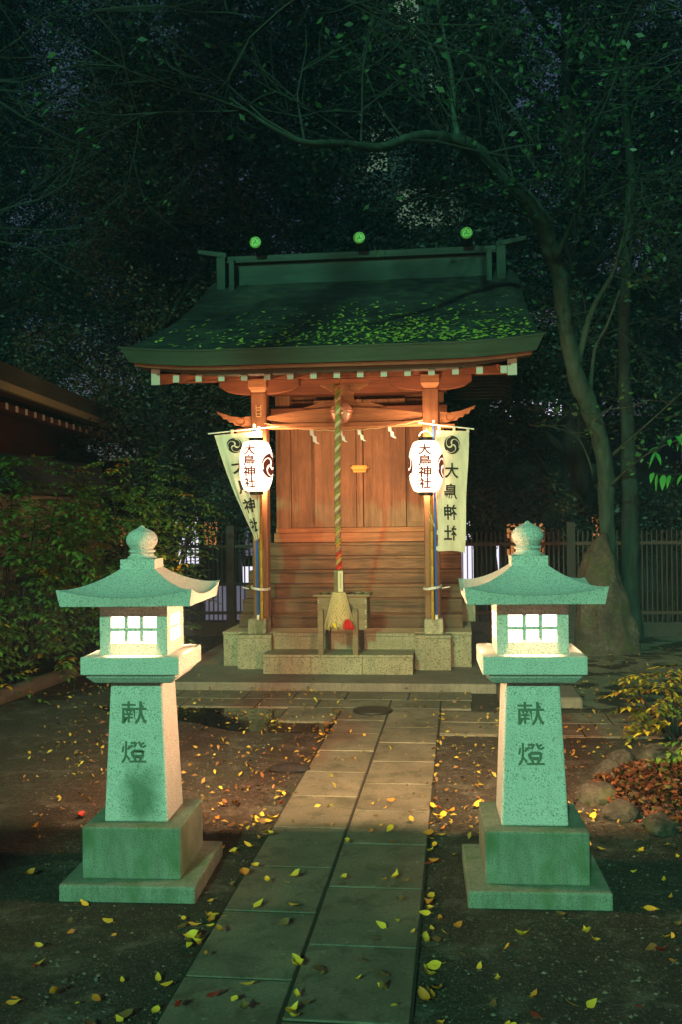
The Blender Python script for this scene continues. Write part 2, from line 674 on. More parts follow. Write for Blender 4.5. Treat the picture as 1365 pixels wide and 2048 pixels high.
# puddle
pd = MB()
pts = []
outline = [(-2.9, 7.62), (-2.6, 7.35), (-2.25, 7.2), (-1.95, 7.08), (-1.62, 6.83), (-1.4, 6.78), (-1.15, 6.8), (-.93, 6.8), (-.91, 7.1), (-1.33, 7.11), (-1.345, 7.63)]
for (x, y) in outline:
    pts.append((x, y, .003))
pd.add(pts, [tuple(range(len(pts)))])
pm = M('still_water', (.008, .007, .006), .06, 0, .6)
pm.bump(pm.noise(9, 2), .05, .004)
tag(pd.build('puddle_water', pm.m), kind='structure')

# kerb along the left side
k = MB()
k.tube([(-3.72, 5.5, .02), (-3.76, 7.7, .03), (-3.66, 9.2, .03), (-3.6, 11.9, .02)], .075, 10)
tag(k.build('kerb', MT['kerb'], smooth=True), kind='structure')

# ------------------------------------------------------------------ stone lanterns
WARM = (1.0, .58, .3)
pane_front = emit('lit_front_pane', (1.0, .8, .62), 6)
pane_side = emit('lit_side_pane', (1.0, .8, .62), 10)
pane_back = emit('lit_back_pane', (1.0, .8, .62), 10)


def stone_lantern():
    t = thing('stone_lantern', '', 'stone lantern', (0, 0, 0), 0, 'granite votive lanterns beside the path')
    S, B = MT['lantern_stone'], MT['lantern_base']
    MB().box(-.272, .272, -.278, .278, -.03, .06).build('plinth', B, t, bevel=.008, local=True)
    MB().box(-.2, .2, -.205, .205, .06, .265).build('base_block', B, t, bevel=.006, local=True)
    MB().frustum((-.132, .132, -.132, .132, .265), (-.107, .107, -.107, .107, .835)).build('pillar', S, t, bevel=.008, local=True)

    def on_pillar(x, z):
        y = -.132 + .025 * (z - .265) / .57 - .0012
        return (x, y, z)
    for ch, zc in (('献', .705), ('燈', .545)):
        v, f = glyph(ch, .012)
        flat_shape([(v, f, -.008, zc, .108, .092)], on_pillar).build('carved_character', MT['carved'], t, local=True)
    tr = MB()
    tr.box(-.202, .202, -.2, .2, .87, .942)
    tr.frustum((-.158, .158, -.156, .156, .832), (-.188, .188, -.186, .186, .862))
    tr.box(-.182, .182, -.18, .18, .861, .871)
    tr.build('tray', S, t, bevel=.006, local=True)
    fb = MB()
    z0, z1 = .942, 1.15
    o0, o1 = .992, 1.098
    hx, hy, th = .139, .139, .03
    for sy in (-1, 1):
        ya, yb = (sy * hy, sy * (hy - th)) if sy < 0 else (sy * (hy - th), sy * hy)
        fb.box(-hx, hx, ya, yb, z0, o0)
        fb.box(-hx, hx, ya, yb, o1, z1)
        fb.box(-hx, -.095, ya, yb, o0, o1)
        fb.box(.095, hx, ya, yb, o0, o1)
    for sx in (-1, 1):
        xa, xb = (-hx, -hx + th) if sx < 0 else (hx - th, hx)
        fb.box(xa, xb, -hy + th, hy - th, z0, o0)
        fb.box(xa, xb, -hy + th, hy - th, o1, z1)
        fb.box(xa, xb, -hy + th, -.075, o0, o1)
        fb.box(xa, xb, .075, hy - th, o0, o1)
    fb.build('firebox', S, t, local=True)
    for ang, hw, nv, pm in ((0, .095, 3, pane_front), (90, .075, 2, pane_side), (180, .095, 3, pane_back), (270, .075, 2, pane_side)):
        rot = Matrix.Rotation(R(ang), 3, 'Z')
        wmb = MB()
        for i in range(1, nv):
            x = -hw + 2 * hw * i / nv
            wmb.obox(rot @ Vector((x, -.129, (o0 + o1) / 2)), (.007, .006, (o1 - o0) / 2), rot)
        wmb.obox(rot @ Vector((0, -.128, (o0 + o1) / 2)), (hw, .005, .007), rot)
        wo_ = wmb.build('window', S, t, local=True)
        pmb = MB()
        pmb.obox(rot @ Vector((0, -.116, (o0 + o1) / 2)), (hw, .002, (o1 - o0) / 2), rot)
        pmb.build('pane', pm, wo_, local=True)
        pw = {0: 1.0, 90: 21, 180: 155, 270: 21}[ang]
        if ang == 0:      # what the front panes throw down on the tray
            area_lamp('lamp_glow', t, (0, -.1375, 1.0), (0, -.3, -1), 2 * hw, .02, pw, WARM, 70)
        else:
            area_lamp('lamp_glow', t, rot @ Vector((0, -.1195, (o0 + o1) / 2)), rot @ Vector((0, -1, -.42 if ang == 180 else 0)), 2 * hw, o1 - o0, pw, WARM, 120 if ang == 180 else 105)
    # curved roof
    rb = MB()
    N = 12
    for ang in (0, 90, 180, 270):
        rot = Matrix.Rotation(R(ang), 3, 'Z')

        def top(u, v):
            hw = .272 + (.07 - .272) * v
            s = 2 * u - 1
            z = 1.184 + (1.29 - 1.184) * v ** 1.55 + .034 * abs(s) ** 2.2 * (1 - v) ** 1.5
            return rot @ Vector((s * hw, -hw, z))

        def edge(u, v):
            s = 2 * u - 1
            hw = .26 + .012 * v
            zt = 1.184 + .034 * abs(s) ** 2.2
            return rot @ Vector((s * hw, -hw, 1.15 + (zt - 1.15) * v))
        rb.grid(top, N, N)
        rb.grid(edge, N, 1)

        def under(u, v):
            s = 2 * u - 1
            hw = .26 * (1 - v) + .02 * v
            return rot @ Vector((s * hw, -hw, 1.15))
        rb.grid(under, 2, 1, flip=True)
    bm_ = rb.build('roof', S, t, local=True)
    fm = MB().box(-.072, .072, -.072, .072, 1.285, 1.327)
    fm.lathe((0, 0, 0), [(.058, 1.327), (.06, 1.334), (.05, 1.342), (.047, 1.35), (.055, 1.356), (.055, 1.362), (.046, 1.366), (.052, 1.375), (.062, 1.39), (.066, 1.405), (.062, 1.422), (.05, 1.438), (.033, 1.448), (.016, 1.456), (.007, 1.464), (.002, 1.468)], 28)
    fm.build('finial', S, t, local=True, smooth=False, bevel=0)
    return t


l1 = stone_lantern()
l1.location = (-1.318, 4.045, 0)
l1.rotation_euler = (0, 0, R(2.3))
l1["label"] = "stone lantern left of the path, dark green stain low on its pillar"
pil = [c for c in l1.children if c.name.startswith('pillar')][0]
sm_ = MT['lantern_stone'].copy()
sm_.name = 'stained_granite'
_n = sm_.node_tree
_b = _n.nodes['Principled BSDF']
_src = _b.inputs['Base Color'].links[0].from_socket
_tc = _n.nodes.new('ShaderNodeTexCoord')
_mp = _n.nodes.new('ShaderNodeMapping')
_mp.inputs['Location'].default_value = (-.02 / .09, 0, -.37 / .15)
_mp.inputs['Scale'].default_value = (1 / .09, .0, 1 / .15)
_n.links.new(_tc.outputs['Object'], _mp.inputs[0])
_ln = _n.nodes.new('ShaderNodeVectorMath')
_ln.operation = 'LENGTH'
_n.links.new(_mp.outputs[0], _ln.inputs[0])
_no = _n.nodes.new('ShaderNodeTexNoise')
_no.inputs['Scale'].default_value = 16
_no.inputs['Detail'].default_value = 6
_n.links.new(_tc.outputs['Object'], _no.inputs[0])
_ad = _n.nodes.new('ShaderNodeMath')
_ad.operation = 'ADD'
_n.links.new(_ln.outputs['Value'], _ad.inputs[0])
_n.links.new(_no.outputs[0], _ad.inputs[1])
_rp = _n.nodes.new('ShaderNodeValToRGB')
_rp.color_ramp.elements[0].position, _rp.color_ramp.elements[0].color = .55, (.8, .8, .8, 1)
_rp.color_ramp.elements[1].position, _rp.color_ramp.elements[1].color = 1.0, (0, 0, 0, 1)
_sb = _n.nodes.new('ShaderNodeMath')
_sb.operation = 'MULTIPLY'
_sb.inputs[1].default_value = .62
_n.links.new(_ad.outputs[0], _sb.inputs[0])
_n.links.new(_sb.outputs[0], _rp.inputs[0])
_mx = _n.nodes.new('ShaderNodeMix')
_mx.data_type = 'RGBA'
_n.links.new(_rp.outputs[0], _mx.inputs[0])
_n.links.new(_src, _mx.inputs[6])
_mx.inputs[7].default_value = (.07, .13, .06, 1)
_n.links.new(_mx.outputs[2], _b.inputs['Base Color'])
l2 = dup(l1, (.279, 4.115, 0), R(2.3), "stone lantern right of the path, clean pale pillar, beside the rock ring")

pil.data = pil.data.copy()
pil.data.materials[0] = sm_

# ------------------------------------------------------------------ stone platform
plat = thing('stone_platform', 'low granite platform with a front step carrying the wooden shrine', 'platform', (-1.055, 9.2, 0))
G = MT['base_granite']
km = MB()
km.box(-2.66, .3, 8.385, 12.2, -.03, .075)
km.build('kerb_slab', MT['kerb'], plat, bevel=.012)
st = MB()
for a, b in ((-1.765, -1.33), (-1.328, -.868), (-.866, -.416)):
    st.box(a, b, 8.83, 9.21, .075, .225)
st.box(-1.77, -.411, 8.822, 9.21, .227, .252)
st.build('step', G, plat, bevel=.004)
bs = MB()
for a, b in ((-2.24, -2.06), (-.085, .105)):
    bs.box(a, b, 9.3, 12, .075, .372)
bs.box(-2.245, .11, 9.292, 12.05, .374, .4)
for a, b in ((-1.74, -1.3), (-1.298, -.86), (-.858, -.41)):
    bs.box(a, b, 9.2, 9.3, .075, .372)
bs.box(-1.738, -.412, 9.192, 9.292, .374, .4)
for a, b in ((-2.06, -1.74), (-.41, -.082)):
    bs.box(a, b, 9.1, 9.3, .075, .362)
    bs.box(a - .004, b + .004, 9.09, 9.292, .364, .394)
bs.box(.03, .16, 10.2, 12.04, .402, .57)
bs.box(.025, .165, 10.19, 12.05, .572, .592)
bs.build('base_course', G, plat, bevel=.004)
fs = MB()
for xc in (-1.865, -.245):
    fs.frustum((xc - .09, xc + .09, 9.16, 9.4, .394), (xc - .083, xc + .083, 9.17, 9.39, .535))
for i, xc in enumerate((-1.885, -.235)):
    MB().frustum((xc - .092, xc + .088, 9.16, 9.42, .394), (xc - .085, xc + .083, 9.17, 9.41, .535)).build('post_footing', MT['foot_stone'], plat, bevel=.012)

# ------------------------------------------------------------------ shrine
XC = -1.055
sh = thing('shrine', 'wooden shrine with sweeping leaf strewn roof between the two stone lanterns', 'shrine', (XC, 10.2, 0))
# stairs
stp = MB()
zs = [.40, .53, .666, .80, .935, 1.07, 1.205]
for i in range(6):
    y = 9.62 + .165 * i
    stp.box(XC - 1.1, XC + 1.085, y, y + .19, zs[i] + .003, zs[i + 1] - .003)
    stp.box(XC - 1.1, XC + 1.085, y - .008, y + .19, zs[i + 1] - .028, zs[i + 1])
stp.build('stairs', MT['wood_step'], sh, bevel=.003)
fl = MB()
fl.box(XC - .97, XC + .97, 10.47, 12, .8, 1.208)
fl.build('floor_beam', MT['wood_step'], sh)
wl = MB()
wl.box(XC - .925, XC + .925, 10.6, 10.72, 1.211, 1.31)
wl.box(XC - .915, XC + .915, 10.66, 10.76, 1.312, 1.362)
wl.build('sill', MT['wood_x'], sh, bevel=.004)
# body
bw = MB()
bw.box(XC - .9, XC + .9, 10.86, 11.95, 1.21, 3.3)
bw.build('rear_wall', MT['wood_door'], sh)
for a, b in ((-.915, -.755), (.755, .915)):
    MB().box(XC + a, XC + b, 10.7, 10.86, 1.362, 3.2).build('door_post', MT['wood_door'], sh, bevel=.004)
for a, b in ((-.755, -.5), (.5, .755)):
    MB().box(XC + a, XC + b, 10.8, 10.859, 1.362, 2.75).build('side_panel', MT['wood_door'], sh)
for a, b in ((-.755, -.5), (.5, .755)):
    tr_ = MB()
    tr_.box(XC + a, XC + b, 10.77, 10.8, 1.363, 1.42)
    tr_.box(XC + (a if a < 0 else b - .02), XC + (a + .02 if a < 0 else b), 10.775, 10.8, 1.42, 2.75)
    tr_.build('panel_rail', MT['wood_door'], sh, bevel=.003)
for a, b in ((-.497, -.039), (.039, .497)):
    dm = MB()
    dm.box(XC + a, XC + b, 10.74, 10.795, 1.365, 2.75)
    dd = dm.build('door', MT['wood_door'], sh, bevel=.004)
cb = MB()
cb.box(XC - .034, XC + .034, 10.715, 10.74, 1.365, 2.75)
cb.build('door_batten', MT['wood_door'], sh, bevel=.004)
lk = MB()
lk.box(XC - .082, XC + .082, 10.69, 10.714, 1.985, 2.035)
lk.box(XC - .07, XC + .07, 10.685, 10.714, 1.955, 1.985)
lk.box(XC - .1, XC + .1, 10.7, 10.714, 2.0, 2.02)
lk.build('door_lock', MT['brass'], sh, bevel=.004)
# wall beams behind the eave
ub = MB()
ub.box(XC - .95, XC + .95, 10.62, 10.86, 2.5, 2.66)
ub.box(XC - .95, XC + .95, 10.6, 10.86, 2.8, 3.0)
ub.build('lintel', MT['wood_red'], sh, bevel=.005)

# front posts
for xc in (-1.865, -.245):
    pmb = MB()
    pmb.frustum((xc - .072, xc + .072, 9.265, 9.41, .533), (xc - .075, xc + .075, 9.262, 9.412, 2.67))
    po = pmb.build('front_post', MT['wood_z'], sh, bevel=.012)
    s = MB()
    s.frustum((xc - .062, xc + .062, 9.262, 9.42, 2.67), (xc - .088, xc + .088, 9.2, 9.44, 2.71))
    s.box(xc - .088, xc + .088, 9.2, 9.44, 2.71, 2.79)
    s.build('post_cap', MT['wood_beam'], po, bevel=.004)
    # faded votive slips on the post
    sl = MB()
    if xc < -1:
        for (za, zb) in ((2.44, 2.49), (2.5, 2.55)):
            for (xa, xb) in ((-.026, -.02), (.02, .026)):
                sl.box(xc + xa, xc + xb, 9.2572, 9.264, za, zb)
            sl.box(xc - .02, xc + .02, 9.2572, 9.264, za - .003, za + .003)
            sl.box(xc - .02, xc + .02, 9.2572, 9.264, (za + zb) / 2 - .003, (za + zb) / 2 + .003)
        sl.build('votive_slip', M('faded_slip', (.6, .4, .2), .9).m, po)
    # carved nose outside the post
    sg = -1 if xc < -1 else 1
    x0 = xc + sg * .074
    prof = [(0, 2.455), (.1, 2.44), (.2, 2.455), (.29, 2.485), (.345, 2.505), (.33, 2.475), (.3, 2.462), (.285, 2.435), (.25, 2.43), (.225, 2.4), (.19, 2.395), (.165, 2.365), (.12, 2.365), (.08, 2.34), (0, 2.335)]
    poly = [(x0 + sg * a, b) for a, b in prof]
    if sg > 0:
        poly = poly[::-1]
    nz = MB()
    nz.prism(poly, 'y', 9.3, 9.38)
    no = nz.build('beam_nose', MT['wood_beam'], sh, bevel=.004)
    cv = MB()
    for q in range(12):
        a0, a1 = R(40 + q * 26), R(40 + (q + 1) * 26)
        r0, r1 = .018 + q * .0028, .018 + (q + 1) * .0028
        c0 = Vector((x0 + sg * .1, 9.297, 2.405))
        cv.tube([c0 + Vector((sg * r0 * math.cos(a0), 0, r0 * math.sin(a0))), c0 + Vector((sg * r1 * math.cos(a1), 0, r1 * math.sin(a1)))], .0035, 5)
    cv.build('carved_scroll', MT['wood_red'], no)
    MB().box(min(x0, x0 + sg * .15), max(x0, x0 + sg * .15), 9.29, 9.39, 2.3, 2.334).build('nose_block', MT['wood_beam'], sh, bevel=.004)
    # boat-shaped bracket arm
    pr = []
    for q in range(13):
        t_ = -1 + 2 * q / 12
        pr.append((xc + .385 * t_, 2.735 - .085 * (1 - t_ ** 2) ** .55))
    pr += [(xc + .385, 2.79), (xc - .385, 2.79)]
    MB().prism(pr[::-1], 'y', 9.285, 9.4).build('bracket_arm', MT['wood_red'], sh, bevel=.004)

# rainbow beam
rbm = MB()
xs = [-.735 + 1.47 * q / 24 for q in range(25)]
top_ = [(XC + x, 2.445 + .068 * (1 - (x / .735) ** 2)) for x in xs]
bot_ = [(XC + x, 2.372 + (.035 * max(0, (abs(x) - .5) / .235) ** 1.3)) for x in xs]
rbm.prism(bot_ + top_[::-1], 'y', 9.275, 9.4)
rbm.build('rainbow_beam', MT['wood_beam'], sh, smooth=False, bevel=.01)
MB().box(XC - .735, XC + .735, 9.265, 9.41, 2.325, 2.37).build('tie_beam', MT['wood_beam'], sh, bevel=.005)
# frog-leg strut
fl_ = [(.0, 2.735), (.23, 2.735), (.225, 2.72), (.17, 2.695), (.13, 2.665), (.1, 2.66), (.085, 2.62), (.1, 2.575), (.14, 2.555), (.18, 2.56), (.2, 2.58), (.235, 2.575), (.28, 2.545), (.34, 2.53), (.4, 2.51), (.0, 2.505)]
poly = [(XC + a, b) for a, b in fl_] + [(XC - a, b) for a, b in fl_[1:-1][::-1]]
MB().prism(poly[::-1], 'y', 9.3, 9.37).build('frog_leg_strut', MT['wood_beam'], sh, bevel=.004)
# scroll carvings on the strut
sc = MB()
for sg in (-1, 1):
    for q in range(10):
        a0, a1 = R(q * 30), R((q + 1) * 30)
        r0, r1 = .012 + q * .0028, .012 + (q + 1) * .0028
        c0 = Vector((XC + sg * .085, 9.296, 2.695))
        sc.tube([c0 + Vector((sg * r0 * math.cos(a0), 0, r0 * math.sin(a0))), c0 + Vector((sg * r1 * math.cos(a1), 0, r1 * math.sin(a1)))], .003, 5)
sc.build('strut_carving', MT['wood_red'], sh)

# purlin
MB().box(XC - 1.62, XC + 1.54, 9.28, 9.405, 2.792, 2.86).build('purlin', MT['wood_red'], sh, bevel=.004)
# rafters
proto = None
sl_r = .19
for q in range(15):
    x = -2.385 + .198 * q
    if proto is None:
        r_ = MB()
        y0, y1 = 8.3, 10.8
        vs = []
        for yy in (y0, y1):
            zz = 2.652 + (yy - y0) * sl_r
            vs += [(x - .026, yy, zz), (x + .026, yy, zz), (x + .026, yy, zz + .062), (x - .026, yy, zz + .062)]
        r_.add(vs, [(0, 1, 2, 3), (7, 6, 5, 4), (0, 4, 5, 1), (1, 5, 6, 2), (2, 6, 7, 3), (3, 7, 4, 0)])
        proto = r_.build('rafter', MT['wood_y'], sh)
        MB().box(x - .027, x + .027, 8.294, 8.303, 2.651, 2.715).build('rafter_end', MT['rafter_end'], proto)
    else:
        c = dup(proto, parent=sh)
        c.location = (.198 * q, 0, 0)
# bargeboards
for sg in (-1, 1):
    xb = XC + sg * 1.51
    vs = []
    ys = [8.3 + 2.9 * q / 10 for q in range(11)]
    mbb = MB()
    prof = [(yy, 2.635 + .33 * (yy - 8.3) ** 1.25 * .62) for yy in ys]
    mbb.prism(prof + [(yy, zz + .135) for yy, zz in prof[::-1]], 'x', xb - .036, xb + .036)
    bo = mbb.build('bargeboard', MT['wood_y'], sh)
    MB().box(xb - .038, xb + .038, 8.292, 8.302, 2.634, 2.77).build('board_end', MT['rafter_end'], bo)

# roof
HW = 1.745


def roof_z(y):
    t = (y - 8.08) / 3.1
    return 2.868 + 1.33 * (.62 * t + .38 * t * t)


def lift(s, t):
    e = .05 * max(0, (abs(s) - .55) / .45) ** 2 * (1 - t)
    d = -.06 * max(0, (abs(s) - .94) / .06) ** 2 * max(0, (t - .35) / .65) ** .8
    return e + d


rf = MB()


def rtop(u, v):
    s = 2 * u - 1
    y = 8.08 + 3.12 * v
    return (XC + s * HW, y, roof_z(y) + lift(s, v))


def rback(u, v):
    s = 2 * u - 1
    y = 11.2 + 1.5 * v
    return (XC + s * HW, y, roof_z(11.2) - 1.0 * v - .15 * v * v + lift(s, 1 - v * .3))


rf.grid(rtop, 40, 30)
rf.grid(rback, 40, 8)


def runder(u, v):
    s = 2 * u - 1
    y = 8.2 + 4.5 * v
    z = (roof_z(y) if y < 11.2 else roof_z(11.2) - 1.0 * ((y - 11.2) / 1.5) - .15 * ((y - 11.2) / 1.5) ** 2) - .13
    return (XC + s * (HW - .03), y, z + lift(s, min(1, v * 1.4)) * .6)


rf.grid(runder, 40, 20, flip=True)
for sg in (0, 1):
    rf.grid(lambda u, v, sg=sg: tuple(Vector(rtop(sg, u)) * (1 - v) + Vector(runder(sg, max(0, (rtop(sg, u)[1] - 8.2) / 4.5))) * v), 30, 1, flip=(sg == 1))
    rf.grid(lambda u, v, sg=sg: tuple(Vector(rback(sg, u)) * (1 - v) + Vector(runder(sg, (rback(sg, u)[1] - 8.2) / 4.5)) * v), 8, 1, flip=(sg == 1))
rm = M('bark_shingle_roof', (.035, .042, .04), .75)
wv = rm.node('ShaderNodeTexWave', wave_type='BANDS', bands_direction='Y')
wv.inputs['Scale'].default_value = 7.5
wv.inputs['Distortion'].default_value = .6
wv.inputs['Detail'].default_value = 3
rm.link(rm.tc.outputs['Object'], wv.inputs[0])
nz_ = rm.noise(5, 6, (.6, 2, 2))
nf_ = rm.noise(60, 3, (.5, 2, 2))
c = rm.ramp(nz_, [(.3, (.016, .02, .02, 1)), (.55, (.036, .042, .04, 1)), (.8, (.06, .066, .056, 1))])
c = rm.mix(rm.ramp(wv.outputs[1], [(.0, .75), (.35, 0)]), c, (.008, .01, .01))
c = rm.mix(rm.ramp(nf_, [(.4, .4), (.6, 0)]), c, (.012, .015, .014))
pt_ = rm.noise(2.2, 6, (1, 1, 1), .7)
c = rm.mix(rm.ramp(pt_, [(.48, 0), (.66, .7)]), c, (.07, .085, .05))
rm.base(c).bump(rm.mix(.4, wv.outputs[1], nf_), 1.0, .03)
rf.build('roof', rm.m, sh, smooth=False)


# eave fascia, thick layered edge
def fas(za, zb, ya, yb, hwa, hwb, mat, name, n=30):
    m_ = MB()

    def z_of(s):
        return .05 * max(0, (abs(s) - .55) / .45) ** 2

    def front(u, v):
        s = 2 * u - 1
        return (XC + s * (hwa + (hwb - hwa) * v), ya + (yb - ya) * v, za + (zb - za) * v + z_of(s))

    def bottom(u, v):
        s = 2 * u - 1
        return (XC + s * hwa, ya + .12 * (1 - v), za + z_of(s))

    def topf(u, v):
        s = 2 * u - 1
        return (XC + s * hwb, yb + .12 * v, zb + z_of(s))
    m_.grid(front, n, 1)
    m_.grid(bottom, n, 1)
    m_.grid(topf, n, 1)
    for e in (0, 1):
        m_.grid(lambda u, v, e=e: tuple(Vector(front(e, v)) + Vector((0, .14 * u, 0))), 1, 1, flip=(e == 0))
    return m_.build(name, mat, sh)


fas(2.765, 2.872, 8.16, 8.07, 1.7, 1.75, MT['fascia'], 'eave_fascia')
fas(2.873, 2.885, 8.064, 8.055, 1.765, 1.77, MT['fascia'], 'eave_lip')
fas(2.735, 2.762, 8.2, 8.19, 1.66, 1.67, MT['wood_red'], 'eave_board')
fas(2.70, 2.733, 8.26, 8.25, 1.46, 1.46, MT['wood_dark'], 'eave_batten')
sf = MB()
sf.grid(lambda u, v: (XC + (2 * u - 1) * 1.5, 8.27 + 2.5 * v, 2.722 + (8.27 + 2.5 * v - 8.3) * sl_r + .006), 1, 1, flip=True)
sf.build('soffit', MT['wood_red'], sh)

# ridge box
rg = MB()
rg.box(XC - 1.46, XC + 1.46, 11.02, 11.38, 4.1, 4.34)
rg.build('ridge_box', MT['ridge'], sh, bevel=.006)
rc = MB()
rc.box(XC - 1.52, XC + 1.52, 10.96, 11.44, 4.342, 4.372)
rc.box(XC - 1.5, XC + 1.5, 11.0, 11.4, 4.374, 4.43)
rc.build('ridge_cap', MT['ridge'], sh, bevel=.006)
for sg in (-1, 1):
    xe = XC + sg * 1.5
    re_ = MB().box(min(xe, xe + sg * .1), max(xe, xe + sg * .1), 10.9, 11.5, 4.02, 4.4)
    re_.build('ridge_end', MT['ridge'], sh, bevel=.006)
for sg in (-1, 1):
    xe = XC + sg * 1.42
    hb = MB()
    hb.box(xe - .03, xe + .03, 10.86, 10.95, 3.9, 4.36)
    hb.box(xe - .035, xe + .035, 10.84, 10.86, 3.9, 3.94)
    hb.build('ridge_drop_board', MT['ridge'], sh, bevel=.004)
    xa = XC + sg * 1.5
    ob = MB()
    pr = [(xa, 4.40), (xa + sg * .32, 4.46), (xa + sg * .33, 4.51), (xa, 4.46)]
    ob.prism(pr if sg < 0 else pr[::-1], 'y', 10.95, 11.12)
    ob.build('ridge_horn', MT['ridge'], sh, bevel=.005)
tv, tf = tomoe()
for dx in (-1.13, 0.02, 1.18):
    xk = XC + dx
    kb = MB()
    kb.tube([(xk, 10.8, 4.515), (xk, 11.2, 4.515), (xk, 11.6, 4.515)], [.062, .072, .062], 18)
    ko = kb.build('ridge_log', MT['ridge'], sh, smooth=False)
    cp = MB()
    cp.tube([(xk, 10.795, 4.515), (xk, 10.783, 4.515)], .064, 24)
    co_ = cp.build('log_end_disc', M('gilt_disc_ground', (.03, .08, .02), .5, .2).m, ko)
    flat_shape([(tv, tf, xk, 4.515, .05, .05)], lambda x, z: (x, 10.779, z)).build('crest', MT['disc_gold'], co_)
    rgm = MB()
    for q in range(24):
        a0, a1 = 2 * math.pi * q / 24, 2 * math.pi * (q + 1) / 24
        rgm.tube([(xk + .059 * math.cos(a0), 10.781, 4.515 + .059 * math.sin(a0)), (xk + .059 * math.cos(a1), 10.781, 4.515 + .059 * math.sin(a1))], .005, 5)
    rgm.build('disc_rim', MT['disc_gold'], co_)

# leaves lying on the roof
V, F = [], []
for q in range(1900):
    u = rng.normal(.6, .3)
    if not .03 < u < .985:
        continue
    v = abs(rng.normal(.0, .36)) * .8 + rng.uniform(0.01, .2)
    if v > .7 or rng.random() > .35 + .65 * u:
        continue
    p0 = Vector(rtop(u, v)) + Vector((0, 0, .012))
    a = rng.uniform(0, 6.28)
    L = rng.uniform(.014, .034)
    dx = Vector((math.cos(a), math.sin(a), .42 * math.sin(a) + rng.uniform(-.2, .35)))
    dy = Vector((-math.sin(a), math.cos(a), .42 * math.cos(a) + rng.uniform(-.2, .35)))
    o = len(V)
    V += [p0 - dx * L, p0 + dy * L * .5, p0 + dx * L, p0 - dy * L * .5]
    F.append((o, o + 1, o + 2, o + 3))
o = finish('roof_leaf_litter', np_mesh('roof_leaf_litter', np.array([tuple(v) for v in V]), np.array(F)), MT['roof_leaf'])
tag(o, 'scattered fallen leaves lying on the lower shrine roof', 'leaves', kind='stuff')

# ------------------------------------------------------------------ bell, rope, offering box, shimenawa
bl = thing('shrine_bell', 'round pinkish bronze bell hung from the front eave', 'bell', (XC - .005, 9.0, 2.42))
bb = MB()
bb.lathe((XC + .012, 8.97, 2.43), [(.002, -.1), (.05, -.09), (.082, -.058), (.096, -.015), (.098, .0), (.092, .01), (.092, .02), (.098, .028), (.09, .05), (.075, .075), (.04, .1), (.012, .112), (.012, .14)], 28)
bb.build('bell_body', MT['bell'], bl, smooth=True)
br = MB()
br.lathe((XC + .012, 8.97, 2.43), [(.097, .002), (.105, .006), (.105, .022), (.097, .026)], 28)
br.build('bell_band', MT['bell'], bl, smooth=True)
hk = MB()
hk.tube([(XC - .005, 9.0, 2.555), (XC - .005, 9.0, 2.85)], .009, 8)
hk.build('bell_hook', MT['brass'], bl)

rp = thing('bell_rope', 'thick twisted green, red and cream bell rope hanging before the doors', 'rope', (XC - .005, 8.8, 1.0))
z0, z1 = 1.01, 2.66
for k_ in range(3):
    pts = []
    n = 230
    for q in range(n + 1):
        z = z0 + (z1 - z0) * q / n
        a = 2 * math.pi * (z / .108) + k_ * 2 * math.pi / 3
        sway = .008 * math.sin(z * 3)
        pts.append((XC - .005 + sway + .0135 * math.cos(a), 8.8 + .0135 * math.sin(a), z))
    mrope = M('rope_strand', (.4, .3, .1), .9)
    sep = mrope.node('ShaderNodeSeparateXYZ')
    mrope.link(mrope.tc.outputs['Object'], sep.inputs[0])
    mr = mrope.node('ShaderNodeMapRange')
    mr.inputs[1].default_value = 0
    mr.inputs[2].default_value = 1.7
    mrope.link(sep.outputs[2], mr.inputs[0])
    cols = {0: [(.0, (.42, .02, .015, 1)), (.1, (.42, .02, .015, 1)), (.14, (.27, .23, .05, 1)), (.85, (.24, .22, .055, 1)), (1, (.1, .22, .04, 1))],
            1: [(.0, (.5, .03, .02, 1)), (.16, (.5, .2, .03, 1)), (.3, (.55, .45, .28, 1)), (.9, (.55, .43, .25, 1)), (1, (.45, .05, .03, 1))],
            2: [(.0, (.5, .35, .05, 1)), (.1, (.3, .16, .1, 1)), (.35, (.24, .15, .08, 1)), (.7, (.28, .17, .085, 1)), (1, (.3, .3, .05, 1))]}[k_]
    mrope.base(mrope.ramp(mr.outputs[0], cols))
    mrope.bump(mrope.noise(120, 2), .6, .004)
    MB().tube(pts, .0158, 8).build('strand', mrope.m, rp, smooth=True)
sv = MB()
for sg in range(6):
    a0 = R(60 * sg + 30)
    a1 = R(60 * sg + 90)
    r = .05
    sv.add([(XC - .007 + r * math.cos(a), 8.8 + r * math.sin(a), z) for z in (.815, 1.01) for a in (a0, a1)], [(0, 1, 3, 2)])
so = sv.build('wooden_sleeve', MT['wood_grey'], rp)
lb = MB()
lb.box(XC - .01, XC + .035, 8.748, 8.752, .82, 1.005)
lo_ = lb.build('name_plate', M('pale_cypress', (.55, .47, .3), .7).m, rp)
wr = MB()
for q in range(9):
    zq = .975 - q * .015
    wr.box(XC + .008, XC + .018, 8.7462, 8.7478, zq, zq + .003)
    wr.box(XC + .0115, XC + .0145, 8.7462, 8.7478, zq - .006, zq + .006) if q % 2 else wr.box(XC + .008, XC + .0105, 8.7462, 8.7478, zq - .005, zq + .005)
wr.build('ink_writing', MT['ink'], lo_)
